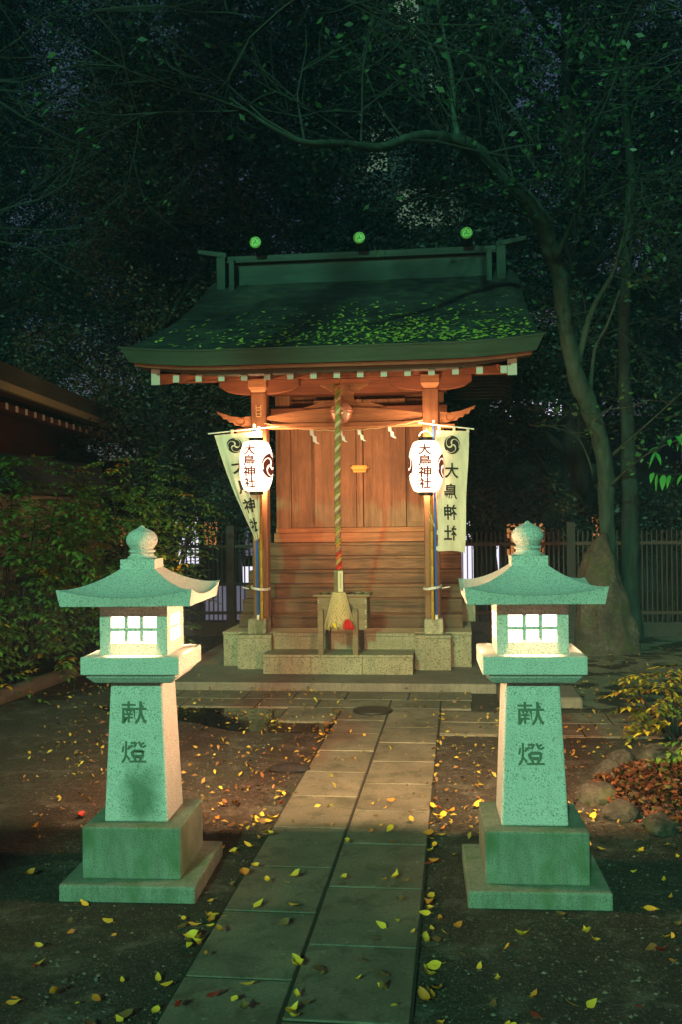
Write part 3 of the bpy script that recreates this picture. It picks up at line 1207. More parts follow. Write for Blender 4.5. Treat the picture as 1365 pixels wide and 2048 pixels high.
# tassel with a knotted net
tp = [(.052, .815), (.062, .79), (.085, .7), (.105, .62), (.12, .55), (.128, .515)]
ts = MB()
ts.lathe((XC - .008, 8.8, 0), [(.02, .5)] + [(a * .93, b) for a, b in tp[::-1]] + [(.02, .82)], 24)
mt_ = M('straw_tassel', (.6, .46, .2), .9)
nn = mt_.noise(60, 3, (3, 3, .15))
mt_.base(mt_.ramp(nn, [(.35, (.22, .13, .05, 1)), (.6, (.62, .48, .22, 1))])).bump(nn, .8, .01)
ts.build('tassel', mt_.m, rp, smooth=True)
net = MB()


def tr_at(z):
    for (r1, za), (r2, zb) in zip(tp, tp[1:]):
        if zb <= z <= za:
            return r1 + (r2 - r1) * (za - z) / (za - zb)
    return tp[-1][0]


for k_ in range(22):
    for sg in (-1, 1):
        pts = []
        for q in range(15):
            z = .812 - .255 * q / 14
            a = 2 * math.pi * k_ / 22 + sg * q * .135
            r = tr_at(z) + .001
            pts.append((XC - .008 + r * math.cos(a), 8.8 + r * math.sin(a), z))
        net.tube(pts, .0026, 4, caps=False)
net.build('net', MT['straw'], rp)
fr_ = MB()
for k_ in range(150):
    a = rnd.uniform(0, 6.28)
    r = .118 * math.sqrt(rnd.random()) + .01
    zt = .56
    zb = rnd.uniform(.478, .508)
    fr_.tube([(XC - .008 + r * .95 * math.cos(a), 8.8 + r * .95 * math.sin(a), zt), (XC - .008 + r * 1.06 * math.cos(a), 8.8 + r * 1.06 * math.sin(a), zb)], .004, 4)
fr_.build('fringe', mt_.m, rp)
rt_ = MB()
for k_ in range(60):
    a, r = rnd.uniform(0, 6.28), .05 * math.sqrt(rnd.random())
    rt_.tube([(XC + .075 + r * .3 * math.cos(a), 8.69 + r * .3 * math.sin(a), .58), (XC + .082 + r * .8 * math.cos(a), 8.68 + r * .8 * math.sin(a), .54), (XC + .085 + r * math.cos(a), 8.68 + r * math.sin(a), rnd.uniform(.495, .51))], .006, 4)
rt_.build('red_tuft', M('red_thread', (.5, .015, .015), .8).m, rp)
yt = MB()
yt.frustum((XC - .03, XC - .02, 8.662, 8.67, .508), (XC - .058, XC - .03, 8.668, 8.68, .55))
yt.build('yellow_tag', M('yellow_thread', (.7, .5, .02), .8).m, rp)

bx = thing('offering_box', 'small weathered wooden offering box on legs behind the rope tassel', 'offering box', (XC, 9.0, .25))
W = MT['wood_grey']
b1 = MB()
b1.frustum((XC - .215, XC + .235, 8.86, 9.16, .468), (XC - .215, XC + .235, 8.86, 9.16, .765))
b1.build('box_body', W, bx, bevel=.004)
b2 = MB()
b2.box(XC - .25, XC + .262, 8.83, 8.87, .768, .79)
b2.box(XC - .25, XC + .262, 9.15, 9.19, .768, .79)
for q in range(7):
    b2.box(XC - .24 + q * .078, XC - .21 + q * .078, 8.871, 9.149, .766, .785)
b2.build('lid_frame', W, bx, bevel=.003)
for xx in (-.18, .13):
    MB().box(XC + xx - .024, XC + xx + .024, 8.815, 8.858, .252, .66).build('leg', W, bx, bevel=.003)
    MB().box(XC + xx - .004, XC + xx + .044, 9.161, 9.2, .252, .66).build('leg', MT['wood_dark'], bx, bevel=.003)
sd = MB()
for xx in (-.203, .222):
    for zz in (.735, .715, .64, .62, .55, .5):
        sd.ball((XC + xx, 8.857, zz), .007, 8, 4)
sd.build('stud_row', MT['studs'], bx)
cr_ = MB()
cr_.tube([(XC + .06, 8.859, .66), (XC + .06, 8.853, .66)], .05, 20)
cr_.build('crest_disc', MT['black'], bx)

sm = thing('sacred_rope', 'thin straw rope with white zigzag papers across the shrine front', 'sacred rope', (XC, 9.2, 2.3))
pts = []
for q in range(41):
    t_ = -1 + 2 * q / 40
    pts.append((XC - .005 + .745 * t_, 9.22, 2.288 + .082 * t_ * t_ + (.004 * math.sin(q * 1.7))))
MB().tube(pts, .0055, 6).build('cord', MT['straw'], sm)
for i, (t_, tw) in enumerate(((-.40, .9), (-.03, .7), (.2, .15), (.58, .5))):
    x = XC + .745 * t_
    z = 2.287 + .082 * t_ * t_
    mz = MB()
    cx = x
    rot = Matrix.Rotation(tw, 3, 'Z')
    rotm = Matrix.Rotation(tw * .5, 3, 'Z')
    k_ = 1.25 if i == 0 else 1.0
    px_, pz_ = 0.0, 0.0
    for q in range(4):
        sgn = 1 if q % 2 else -1
        w0 = .03 * k_
        dx_, dz_ = (.026 * k_, -.012 * k_) if q % 2 else (.004 * k_, -.036 * k_)
        P_ = [(px_ - w0 / 2, .003 * q, pz_), (px_ + w0 / 2, .003 * q, pz_ - .004), (px_ + w0 / 2 + dx_, .003 * q + .004, pz_ + dz_ - .012), (px_ - w0 / 2 + dx_, .003 * q + .004, pz_ + dz_ - .008)]
        mz.add([Vector((x, 9.21, z)) + rotm @ Vector(p_) for p_ in P_], [(0, 1, 2, 3)])
        px_, pz_ = px_ + dx_ * .8, pz_ + dz_
    mz.build('paper_streamer', MT['paper'], sm)

# ------------------------------------------------------------------ paper lanterns
lamp_paper = emit('lit_paper', (1.0, .66, .45), 3.4)
_n = lamp_paper.node_tree
lamp_paper.cycles.emission_sampling = 'NONE'
lamp_ink = M('lantern_lettering', (.05, .012, .01), .9)
lamp_ink.b.inputs["Emission Color"].default_value = (.3, .05, .035, 1)
lamp_ink.b.inputs["Emission Strength"].default_value = .45
lamp_ink = lamp_ink.m


def barrel_r(z):
    h = .215
    t_ = max(-1, min(1, z / h))
    return .112 + .044 * (1 - abs(t_) ** 2.6)


def paper_lantern(label, x, y, z, spin):
    t = thing('paper_lantern', label, 'paper lantern', (x, y, z), 0, 'lit paper lanterns on the front posts')
    prof = []
    n = 56
    for q in range(n + 1):
        zz = -.215 + .43 * q / n
        prof.append((barrel_r(zz) + .0018 * math.cos(q * math.pi), zz))
    bo = MB().lathe((0, 0, 0), [(.075, -.232), (.098, -.224)] + prof + [(.098, .224), (.075, .232)], 40).build('paper_body', lamp_paper, t, smooth=True, local=True)
    shp = []
    for i, ch in enumerate('大鳥神社'):
        v, f = glyph(ch, .024)
        shp.append((v, f, 0, .148 - .1 * i, .122, .1))

    def lay(ang):
        def fn(u, zz):
            r = barrel_r(zz) + .0042
            a = u / .155 + ang
            return (r * math.sin(a), -r * math.cos(a), zz)
        return fn
    for s1 in shp:
        flat_shape([s1], lay(spin), .02).build('character', lamp_ink, t, local=True)
    for sg in (-1, 1):
        flat_shape([(tv, tf, 0, .0, .1, .11)], lay(spin + sg * R(80)), .02).build('crest', lamp_ink, t, local=True)
    area_lamp('bulb_glow', t, (0, .168, 0), (0, 1, -.05), .2, .36, 56, (1.0, .52, .25))
    area_lamp('top_glow', t, (0, 0, .275), (0, .1, 1), 0.1, .1, 8, (1.0, .52, .25))
    MB().lathe((0, 0, 0), [(.06, .226), (.066, .23), (.066, .262), (.058, .264)], 28).build('top_ring', MT['black'], t, local=True)
    MB().lathe((0, 0, 0), [(.055, -.262), (.064, -.258), (.064, -.23), (.058, -.226)], 28).build('bottom_ring', MT['black'], t, local=True)
    hg = MB()
    pts = [(.06 * math.cos(math.pi * q / 10), 0, .262 + .06 * math.sin(math.pi * q / 10)) for q in range(11)]
    hg.tube(pts, .0035, 6)
    hg.tube([(0, 0, .322), (.005, .12, .36), (.01, .25, .345)], .0045, 6)
    hg.build('hanger_wire', MT['white_plastic'], t, local=True)
    return t


paper_lantern('lit white paper lantern in front of the drooping triangular banner', -1.84, 9.0, 1.957, R(-14))
paper_lantern('lit white paper lantern beside the full length hanging banner', -.285, 9.0, 1.927, R(-2))

# ------------------------------------------------------------------ banners and poles
cloth = M('cotton_banner', (.62, .57, .42), .85)
cf = cloth.noise(5, 4, (3, 3, .8))
cloth.base(cloth.ramp(cf, [(.3, (.5, .46, .34, 1)), (.6, (.66, .6, .45, 1))]))
clm = cloth.m


def bamboo(mb, x, y, z0, z1, lean=0):
    n = 11
    for q in range(n):
        a, b = z0 + (z1 - z0) * q / n, z0 + (z1 - z0) * (q + 1) / n
        mb.tube([(x + lean * (a - z0), y, a), (x + lean * (b - z0), y, b - .006), (x + lean * (b - z0), y, b)], [.0145, .0145, .0165], 8)


bamboo_m = M('yellow_bamboo', (.5, .3, .04), .45).m


def banner_fn_R(x, z):
    """x 0..0.285 from the pole, z 0..-1.1"""
    v = -z / 1.1
    w_ = 1 - .17 * v * (x / .285)
    fold = .018 * math.sin(x * 26 + v * 2.2) * (.3 + .7 * v) + .02 * v * math.sin(x * 11)
    xo = -.19 + x * w_
    return (xo + .004 * math.sin(v * 9), 9.1 - .02 + fold, 2.258 + z - .045 * x + .01 * math.sin(x * 11) * v)


def banner(label, fn, wid, hgt, shp, pole_x, pole_lean, bar, loops, bx_, bam_x):
    t = thing('banner', label, 'banner', (pole_x, 9.13, .54), 0, 'cotton banners on poles beside the front posts')
    MB().grid(lambda u, v: fn(u * wid, -v * hgt), 26, 46, flip=True).build('cloth', clm, t, smooth=True)
    for i_, s1 in enumerate(shp):
        flat_shape([s1], lambda x, z: tuple(Vector(fn(x, z)) + Vector((0, -.004, 0))), .02).build('character' if i_ else 'crest', MT['ink'], t)
    p_ = MB()
    p_.tube([(pole_x, 9.135, .575), (pole_x + pole_lean, 9.12, 2.33)], .0115, 10)
    po = p_.build('pole', MT['blue_pole'], t, smooth=True)
    cp = MB()
    cp.tube([(pole_x, 9.135, .536), (pole_x, 9.135, .578)], .013, 10)
    cp.tube([(pole_x + pole_lean, 9.12, 2.325), (pole_x + pole_lean, 9.12, 2.355)], .014, 10)
    cp.build('pole_cap', MT['white_plastic'], po)
    MB().tube(bar, .0065, 8).build('crossbar', MT['white_plastic'], t)
    lp = MB()
    for (x, y, z) in loops:
        lp.obox((x, y, z), (.013, .009, .02), Matrix.Identity(3))
    lp.build('cloth_loop', clm, t)
    return t


v_t = [(-a, b) for a, b in tv]
f_t = [q[::-1] for q in tf]
shp = [(v_t, f_t, .14, -.13, .073, .085)]
for i, ch in enumerate('大鳥神社'):
    v, f = glyph(ch, .022)
    shp.append(([(-a, b) for a, b in v], [q[::-1] for q in f], .14 - .006 * i, -.365 - .19 * i, .132, .142))
banner('long cream banner with crest and mirrored black lettering hanging full length', banner_fn_R, .295, 1.1, shp, -.208, -.006,
       [(-.35, 9.1, 2.335), (-.21, 9.1, 2.312), (.15, 9.08, 2.262)],
       [(-.165, 9.1, 2.282), (-.03, 9.09, 2.265), (.095, 9.085, 2.25), (-.185, 9.115, 1.33), (-.19, 9.115, 1.185)], None, None)


def banner_fn_L(x, z):
    """gathered: right edge at the pole, the left edge runs down to the pole"""
    v = -z / 1.1
    wl_ = .45 * (1 - v) ** 1.12 + .045 * v + .03 * math.sin(math.pi * v)
    s_ = x / .43
    xr = -1.80 - .03 * v
    fold = (.022 * math.sin(s_ * 16 + v * 3) + .012 * math.sin(s_ * 31)) * (.15 + .85 * v) - .03 * math.sin(math.pi * v)
    return (xr - wl_ * (1 - s_), 9.1 - .02 + fold, 2.285 + z * .9 + .028 * (s_ - 1) - .06 * v * (1 - s_) * (1 - v))


shp = [(tv, tf, .165, -.12, .075, .075)]
for i, ch in enumerate('大鳥神社'):
    v, f = glyph(ch, .022)
    shp.append((v, f, .2, -.33 - .205 * i, .24, .15))
banner('cream banner gathered into a drooping triangle behind a lit paper lantern', banner_fn_L, .43, 1.1, shp, -1.866, -.012,
       [(-2.31, 9.08, 2.272), (-1.86, 9.1, 2.312), (-1.64, 9.11, 2.33)],
       [(-2.08, 9.08, 2.285), (-1.83, 9.09, 2.31)], None, None)
for i, (bx_, lb_) in enumerate(((-1.832, 'yellow bamboo pole tied to the post by the triangular banner'), (-.243, 'yellow bamboo pole tied to the post by the full length banner'))):
    t = thing('bamboo_pole', lb_, 'bamboo pole', (bx_, 9.14, .54), 0, 'bamboo poles tied to the front posts')
    m_ = MB()
    bamboo(m_, bx_, 9.145, .536, 2.29)
    m_.build('cane', bamboo_m, t, smooth=True)
    tie = MB()
    xp = (-1.865, -.245)[i]
    pts = []
    for q in range(17):
        a = 2 * math.pi * q / 16
        pts.append((xp + .085 * math.cos(a) * 1.0, 9.26 + .155 * math.sin(a), .82 + .012 * math.cos(a) * (1 if i else -1)))
    for dz in (-.007, .0, .007):
        tie.tube([(x, y, z + dz) for x, y, z in pts], .0045, 6)
    tie.tube([(xp + (.09 if i else -.09), 9.15, .82), (xp + (.16 if i else -.14), 9.11, .835)], .006, 6)
    tie.build('binding', MT['white_plastic'], t)
    if i:
        tt = MB()
        tt.tube([(xp - .02, 9.13, 1.45), (xp + .03, 9.12, 1.38), (xp - .03, 9.125, 1.55)], .004, 5)
        tt.build('string', MT['straw'], t)

# ------------------------------------------------------------------ leaf makers
def leaf_cloud(c, size, rg, up=.3, aspect=.5, fold=.25):
    """diamond leaves at centres c"""
    n = len(c)
    d = rg.normal(size=(n, 3))
    d[:, 2] *= .5
    d /= np.linalg.norm(d, axis=1)[:, None] + 1e-9
    nrm = rg.normal(size=(n, 3)) + np.array([0, 0, up])
    s_ = np.cross(d, nrm)
    s_ /= np.linalg.norm(s_, axis=1)[:, None] + 1e-9
    nn_ = np.cross(s_, d)
    L = (size * rg.uniform(.6, 1.25, n))[:, None]
    a = c - d * L * .5
    b = c + d * L * .5
    m1 = c + s_ * L * aspect * .5 + nn_ * L * fold * .3 - d * L * .05
    m2 = c - s_ * L * aspect * .5 + nn_ * L * fold * .3 - d * L * .05
    V = np.stack([a, m1, b, m2], 1).reshape(-1, 3)
    Q = np.arange(4 * n).reshape(-1, 4)
    return V, Q


def blob_points(blobs, per, rg):
    out = []
    for (x, y, z, r, fl) in blobs:
        n = int(per * r * r)
        p = rg.normal(size=(n, 3))
        p /= np.linalg.norm(p, axis=1)[:, None]
        rad = r * rg.uniform(.35, 1.05, n) ** .6
        # little clumps
        k = max(3, int(n / 40))
        cl = p[:k] * rad[:k, None]
        pick = rg.integers(0, k, n)
        q = np.where(rg.random(n)[:, None] < .7, cl[pick] + rg.normal(size=(n, 3)) * r * .13, p * rad[:, None])
        q[:, 2] *= fl
        out.append(q + np.array([x, y, z]))
    return np.concatenate(out)


crowns = {}


def crown_mesh(key, zlo, zhi, rad, nb, per, size, seed):
    if key in crowns:
        return crowns[key]
    rg = np.random.default_rng(seed)
    bl_ = []
    for q in range(nb):
        t_ = (q + .5) / nb
        z = zlo + (zhi - zlo) * t_
        rr = rad * (.45 + .6 * math.sin(math.pi * min(1, .15 + t_ * .85)))
        a = q * 2.4 + rg.uniform(-.5, .5)
        d_ = rr * rg.uniform(.15, .8)
        bl_.append((d_ * math.cos(a), d_ * math.sin(a), z, rg.uniform(.7, 1.25), rg.uniform(.55, .85)))
    P = blob_points(bl_, per, rg)
    V_, Q_ = leaf_cloud(P, size, rg)
    crowns[key] = (np_mesh('crown', V_, Q_), bl_)
    return crowns[key]


def tree(label, x, y, key, mat, args, trunk_r, rz=0, sc=1, bark_='bark_dark', lean=(0, 0), group='dark trees behind the shrine'):
    t = thing('tree', label, 'tree', (x, y, 0), rz, group)
    t.scale = (sc, sc, sc)
    me, bl_ = crown_mesh(key, *args)
    me = me.copy() if me.materials else me
    if not me.materials:
        me.materials.append(mat)
    else:
        me.materials[0] = mat
    o_ = bpy.data.objects.new('crown', me)
    COL.objects.link(o_)
    o_.parent = t
    top = args[1]
    m_ = MB()
    pts = []
    for q in range(9):
        f_ = q / 8
        pts.append((lean[0] * f_ + .12 * math.sin(f_ * 5 + x), lean[1] * f_ + .1 * math.sin(f_ * 4 + y), top * .92 * f_))
    m_.tube(pts, [trunk_r * (1.25 - 1.1 * q / 8) if q else trunk_r * 1.5 for q in range(9)], 9)
    for (bx, by, bz, br, bf) in bl_:
        zi = max(.8, bz - 1.3)
        f_ = min(.95, zi / (top * .92))
        p0 = Vector((lean[0] * f_ + .12 * math.sin(f_ * 5 + x), lean[1] * f_ + .1 * math.sin(f_ * 4 + y), zi))
        p1 = Vector((bx, by, bz))
        mid = (p0 + p1) / 2 + Vector((0, 0, .15))
        m_.tube([p0, mid, p1], [trunk_r * .35, trunk_r * .22, trunk_r * .08], 6)
    m_.build('trunk', MT[bark_], t, local=True, smooth=True)
    return t


A1 = (1.8, 12.0, 2.4, 26, 3000, .075, 11)
A2 = (2.6, 13.0, 2.7, 28, 2900, .078, 12)
A3 = (1.4, 8.5, 2.1, 18, 3000, .068, 13)
LD, LO = MT['leaf_dark'], MT['leaf_olive']
tree('dark evergreen at the far left edge, towering over the old hall roof', -8.1, 15.0, 'a', LD, A1, .16, 0)
tree('slim brown leaved tree rising behind the gable end of the old hall', -4.3, 14.4, 'o', LO, A3, .13, 1.0)
tree('dark bushy tree just left of the shrine roof, forked dark trunk', -3.6, 15.4, 'b', LD, A2, .17, 2.0)
tree('dark evergreen directly behind the shrine ridge', -1.9, 15.2, 'a2', LD, A1, .16, 3.0)
tree('thick straight dark trunk behind the stone lantern with the clean pillar', 1.68, 14.6, 'b2', LD, A2, .19, 4.1)
tree('dark evergreen at the far right edge behind the mossy twin trunk', 4.2, 14.8, 'a3', LD, A1, .16, 5.2)
tree('far dark tree filling the gap above the hall roof', -6.1, 19.5, 'b3', LD, A2, .18, .6, 1.1)
tree('brown autumn tree showing above the right half of the ridge', .45, 17.6, 'o2', LO, A3, .15, 2.2, 1.12)
tree('far dark tree behind the left part of the ridge', -2.9, 20.0, 'a4', LD, A1, .18, 1.4, 1.2)
tree('far dark tree high behind the arching bough', 2.6, 20.5, 'b4', LD, A2, .18, 3.4, 1.12)
tree('olive leaved tree low beside the old hall', -5.3, 17.0, 'o3', LO, A3, .14, 4.4, 1.0)

tree('dark tree at the left edge far behind the hall roof', -8.4, 18.0, 'a6', LD, A1, .17, 2.6, 1.0)

# unseen trees added behind the viewpoint; leaf density by height shades the green light
for i, (x, lab) in enumerate(((-7.5, 'added shade tree behind the viewpoint, nearest the old hall'), (-3.4, 'added shade tree directly behind the viewpoint'), (2.0, 'added shade tree behind the viewpoint on the rock side'))):
    rg = np.random.default_rng(70 + i)
    t = thing('tree', lab, 'tree', (x, -4.2, 0), 0, 'added shade trees behind the viewpoint')
    n1, n2, n3 = 1200, 800, 12500
    P1 = np.stack([rg.uniform(-2.7, 2.7, n1), rg.uniform(-.9, .9, n1), 5.3 + 2.4 * rg.random(n1) ** .8], 1)
    P2 = np.stack([rg.uniform(-2.7, 2.7, n2), rg.uniform(-1.3, 1.3, n2), rg.uniform(5.4, 15, n2)], 1)
    P2[:, 2] = rg.uniform(7.7, 12.4, n2)
    P3 = np.stack([rg.uniform(-2.7, 2.7, n3), rg.uniform(-1.3, 1.3, n3), rg.uniform(12.6, 21.5, n3)], 1)
    P2 = np.concatenate([P2, P3])
    Va, Qa = leaf_cloud(P1, .12, rg)
    Vb, Qb = leaf_cloud(P2, .2, rg)
    finish('crown', np_mesh('crown', np.concatenate([Va, Vb]), np.concatenate([Qa, Qb + len(Va)])), LD, t)
    m_ = MB()
    m_.tube([(.0, -.6, 0), (.1, -.5, 3), (0, -.2, 7), (.1, 0, 20)], [.26, .22, .17, .04], 10)
    for q in range(14):
        a, z = q * 2.4, 5.2 + q * 1.05
        m_.tube([(0.05, -.4, z), (1.2 * math.cos(a), .5 * math.sin(a) - .2, z + .5), (2.3 * math.cos(a), .9 * math.sin(a), z + .7)], [.07, .04, .012], 6)
    m_.build('trunk', MT['bark_dark'], t, local=True)

tree('far dark tree left of the far gap, beyond the slim brown tree', -10.6, 21.5, 'a5', LD, A2, .18, 5.4, 1.15)
tree('dark tree at the right edge behind the straight mossy trunk', 5.6, 18.0, 'b7', LD, A2, .18, .9, 1.05)

# undergrowth behind and before the fence
for i, (x, y, hh, lab) in enumerate(((-2.9, 13.6, 1.9, 'dark shrub behind the fence left of the shrine steps'), (.5, 13.5, 1.7, 'dark shrub behind the fence right of the long banner'),
                                     (2.6, 13.4, 1.5, 'dark shrub behind the fence right of the standing rock'), (-4.2, 13.2, 2.2, 'dark shrub behind the fence next to the old hall'))):
    rg = np.random.default_rng(40 + i)
    t = thing('bush', lab, 'shrub', (x, y, 0), 0, 'dark shrubs behind the fence')
    bl_ = [(rg.uniform(-.7, .7), rg.uniform(-.3, .3), hh * .75 + rg.uniform(-.3, .5), rg.uniform(.4, .6), .8) for q in range(8)]
    V_, Q_ = leaf_cloud(blob_points(bl_, 1500, rg), .07, rg)
    finish('foliage', np_mesh('foliage', V_, Q_), LO if i % 2 else LD, t)
    m_ = MB()
    for b_ in bl_:
        m_.tube([(b_[0] * .2, b_[1] * .2, 0), (b_[0] * .7, b_[1] * .7, b_[2] * .5), b_[:3]], [.03, .02, .008], 6)
    m_.build('stem', MT['bark_dark'], t, local=True)

# ------------------------------------------------------------------ the arching tree
ARCH = [(1.820, 11.9, -.084, .179), (1.739, 11.8, .594, .124), (1.703, 11.7, 1.061, .103), (1.622, 11.4, 2.062, .105), (1.448, 11.1, 2.606, .106), (1.280, 10.9, 2.960, .097), (1.134, 10.6, 3.456, .087), (1.034, 10.3, 3.921, .088), (.920, 10.0, 4.141, .090), (.856, 9.8, 4.284, .092), (.671, 9.5, 4.441, .091), (.459, 9.2, 4.541, .084), (.241, 8.9, 4.674, .076), (.043, 8.6, 4.693, .063), (-.205, 8.3, 4.641, .052), (-.398, 8.0, 4.507, .044), (-.585, 7.8, 4.384, .039), (-.847, 7.5, 4.319, .034), (-1.082, 7.2, 4.229, .027), (-1.3, 7.0, 4.28, .016), (-1.55, 6.8, 4.42, .008)]
STEM = [(.986, 10.1, 4.015, .03), (1.128, 9.6, 4.308, .024), (1.198, 9.1, 4.648, .018), (1.234, 8.8, 4.843, .015), (1.269, 8.5, 4.996, .013), (1.315, 8.0, 5.274, .010), (1.387, 7.7, 5.425, .008)]
FORK = [(1.262, 10.85, 3.0, .045), (1.302, 10.8, 3.169, .040), (1.412, 10.6, 3.602, .030), (1.589, 10.4, 3.913, .022), (1.635, 10.2, 4.113, .018), (1.678, 10.0, 4.352, .013), (1.75, 9.7, 4.8, .007)]
FORK2 = [(1.439, 11.1, 2.721, .028), (1.472, 10.9, 3.233, .019), (1.577, 10.7, 3.459, .016), (1.677, 10.5, 3.778, .011)]
SECOND = [(2.006, 12.0, -.139, .134), (1.994, 12.0, .748, .103), (1.997, 12.0, 1.931, .088), (1.966, 12.0, 3.057, .073), (1.962, 12.0, 3.709, .067), (2.008, 12.0, 4.597, .061), (2.054, 12.0, 5.484, .052), (1.990, 12.0, 6.377, .043), (2.033, 12.0, 7.442, .030)]
TW1 = [(1.69, 11.45, 2.1, .023), (1.868, 11.0, 2.295, .014), (2.029, 10.6, 2.468, .010), (2.220, 10.2, 2.673, .008), (2.413, 9.9, 2.848, .005)]
TW2 = [(1.69, 11.45, 1.78, .018), (1.864, 11.0, 1.999, .011), (1.987, 10.4, 2.120, .008), (2.220, 9.9, 2.228, .005)]
TW3 = [(1.50, 11.3, 1.9, .014), (1.315, 11.0, 2.279, .010), (1.013, 10.6, 2.387, .007), (.734, 10.3, 2.393, .005)]
TW4 = [(1.489, 11.1, 2.474, .013), (1.580, 10.8, 2.577, .009), (1.737, 10.5, 2.568, .007), (1.906, 10.2, 2.607, .005)]
UPB = [(.043, 8.6, 4.693, .035), (.004, 8.7, 4.963, .026), (-.005, 8.8, 5.311, .022), (-.067, 8.8, 5.668, .018), (-.149, 8.8, 6.115, .013)]


def smooth_path(P, sub=4):
    out = []
    n = len(P)
    for i in range(n - 1):
        p0, p1, p2, p3 = P[max(0, i - 1)], P[i], P[i + 1], P[min(n - 1, i + 2)]
        for k in range(sub):
            t_ = k / sub
            out.append(tuple(.5 * (2 * b + (c - a) * t_ + (2 * a - 5 * b + 4 * c - d_) * t_ ** 2 + (-a + 3 * b - 3 * c + d_) * t_ ** 3) for a, b, c, d_ in zip(p0, p1, p2, p3)))
    out.append(P[-1])
    return out


def limb(mb, P, n=10, sub=4):
    from mathutils import noise as mn
    S_ = smooth_path(P, sub if n < 12 else 10)
    o0 = len(mb.v)
    mb.tube([p[:3] for p in S_], [max(.003, p[3]) for p in S_], n if n < 12 else 26)
    if n >= 12:
        for i in range(o0, len(mb.v)):
            ring = min(len(S_) - 1, (i - o0) // 26)
            c_ = Vector(S_[ring][:3])
            v_ = Vector(mb.v[i])
            k_ = 1 + .22 * mn.noise(v_ * 2.6) + .16 * mn.noise(Vector((v_.x * 14, v_.y * 14, v_.z * 3.5))) + .06 * mn.noise(v_ * 40)
            mb.v[i] = tuple(c_ + (v_ - c_) * k_)
    return S_[::1] if n < 12 else S_[::5]


twig_tips = []


def sprout(mb, p, d, L, r, depth, rg, tips):
    pts = [Vector(p)]
    d = Vector(d).normalized()
    n = 5
    for q in range(n):
        d = (d + Vector((rg.gauss(0, .16), rg.gauss(0, .12), rg.gauss(0.01, .13)))).normalized()
        pts.append(pts[-1] + d * (L / n))
    mb.tube(pts, [max(.0022, r * (1 - .75 * q / n)) for q in range(n + 1)], 5 if r > .006 else 4, caps=False)
    tips.append((pts[-1], d))
    if depth > 0:
        for q in range(rg.randint(2, 4)):
            i_ = rg.randint(1, n - 1)
            nd = (d + Vector((rg.gauss(0, .7), rg.gauss(0, .5), rg.gauss(0, .6)))).normalized()
            sprout(mb, pts[i_], nd, L * rg.uniform(.45, .75), r * .55, depth - 1, rg, tips)


def leaves_at(tips, per, size, rg, spread=.1):
    P = []
    for (p_, d_) in tips:
        for q in range(rg.integers(0, per + 1)):
            P.append(np.array(p_) - np.array(d_) * rg.uniform(0, .3) + rg.normal(size=3) * spread)
    if not P:
        return None
    return leaf_cloud(np.array(P), size, rg, .2, .5)


at = thing('arching_tree', 'tree with mossy trunk bending leftwards over the shrine roof', 'tree', (1.82, 11.9, 0))
m_ = MB()
S1 = limb(m_, [(a, b, c, r * .9) for a, b, c, r in ARCH], 14)
for P in (STEM, FORK, FORK2, UPB):
    limb(m_, P, 8)
for P in (TW1, TW2, TW3, TW4):
    limb(m_, P, 6)
m_.build('trunk', MT['bark'], at, smooth=True)
rg2 = random.Random(5)
tw = MB()
tips = []
for i, p_ in enumerate(S1):
    if p_[2] > 4.2 and i % 3 == 0:
        for k_ in range(2):
            sprout(tw, p_[:3], (rg2.gauss(-.3, .8), rg2.gauss(-.3, .6), abs(rg2.gauss(.5, .4))), rg2.uniform(.8, 1.7), .011, 2, rg2, tips)
for P in (STEM, FORK, UPB):
    for p_ in smooth_path(P, 3)[3:]:
        sprout(tw, p_[:3], (rg2.gauss(.1, .8), rg2.gauss(-.2, .5), rg2.gauss(.35, .4)), rg2.uniform(.5, 1.1), .007, 2, rg2, tips)
for P in (TW1, TW2, TW3, TW4):
    for p_ in smooth_path(P, 2)[2:]:
        sprout(tw, p_[:3], (rg2.gauss(.2, .7), rg2.gauss(-.3, .4), rg2.gauss(.15, .4)), rg2.uniform(.25, .5), .004, 1, rg2, tips)
tw.build('twigs', MT['twig'], at)
V_, Q_ = leaves_at(tips, 3, .075, np.random.default_rng(3), .06)
V_ -= np.array([1.82, 11.9, 0])
finish('foliage', np_mesh('foliage', V_, Q_), MT['leaf_cherry'], at)

st_ = thing('mossy_tree', 'straight slender mossy trunk beside the arching tree', 'tree', (2.0, 12.0, 0))
m_ = MB()
S2 = limb(m_, SECOND, 12)
m_.build('trunk', MT['bark_shade'], st_, smooth=True)
tw = MB()
tips = []
for p_ in S2[10:]:
    for k_ in range(2):
        sprout(tw, p_[:3], (rg2.gauss(.2, .8), rg2.gauss(-.5, .5), rg2.gauss(.25, .4)), rg2.uniform(.9, 1.6), .012, 2, rg2, tips)
tw.build('twigs', MT['twig'], st_)
V_, Q_ = leaves_at(tips, 14, .07, np.random.default_rng(4), .16)
V_ -= np.array([2.0, 12.0, 0])
finish('foliage', np_mesh('foliage', V_, Q_), MT['leaf_near'], st_)

# overhanging boughs that come in from trees beside the camera
def bough(label, start, dirs, n_main, leaf_per, seed, size=.06, mat='leaf_cherry', L=1.4):
    t = thing('overhanging_bough', label, 'branch', start, 0, 'boughs hanging in from the tree tops')
    rg = random.Random(seed)
    mb_ = MB()
    tips = []
    for d_ in dirs:
        sprout(mb_, start, d_, L, .013, 3, rg, tips)
    mb_.build('twigs', MT['twig'], t)
    r_ = leaves_at(tips, leaf_per, size, np.random.default_rng(seed), .05)
    if r_ is not None:
        finish('foliage', np_mesh('foliage', r_[0] - np.array(start), r_[1]), MT[mat], t)
    return t


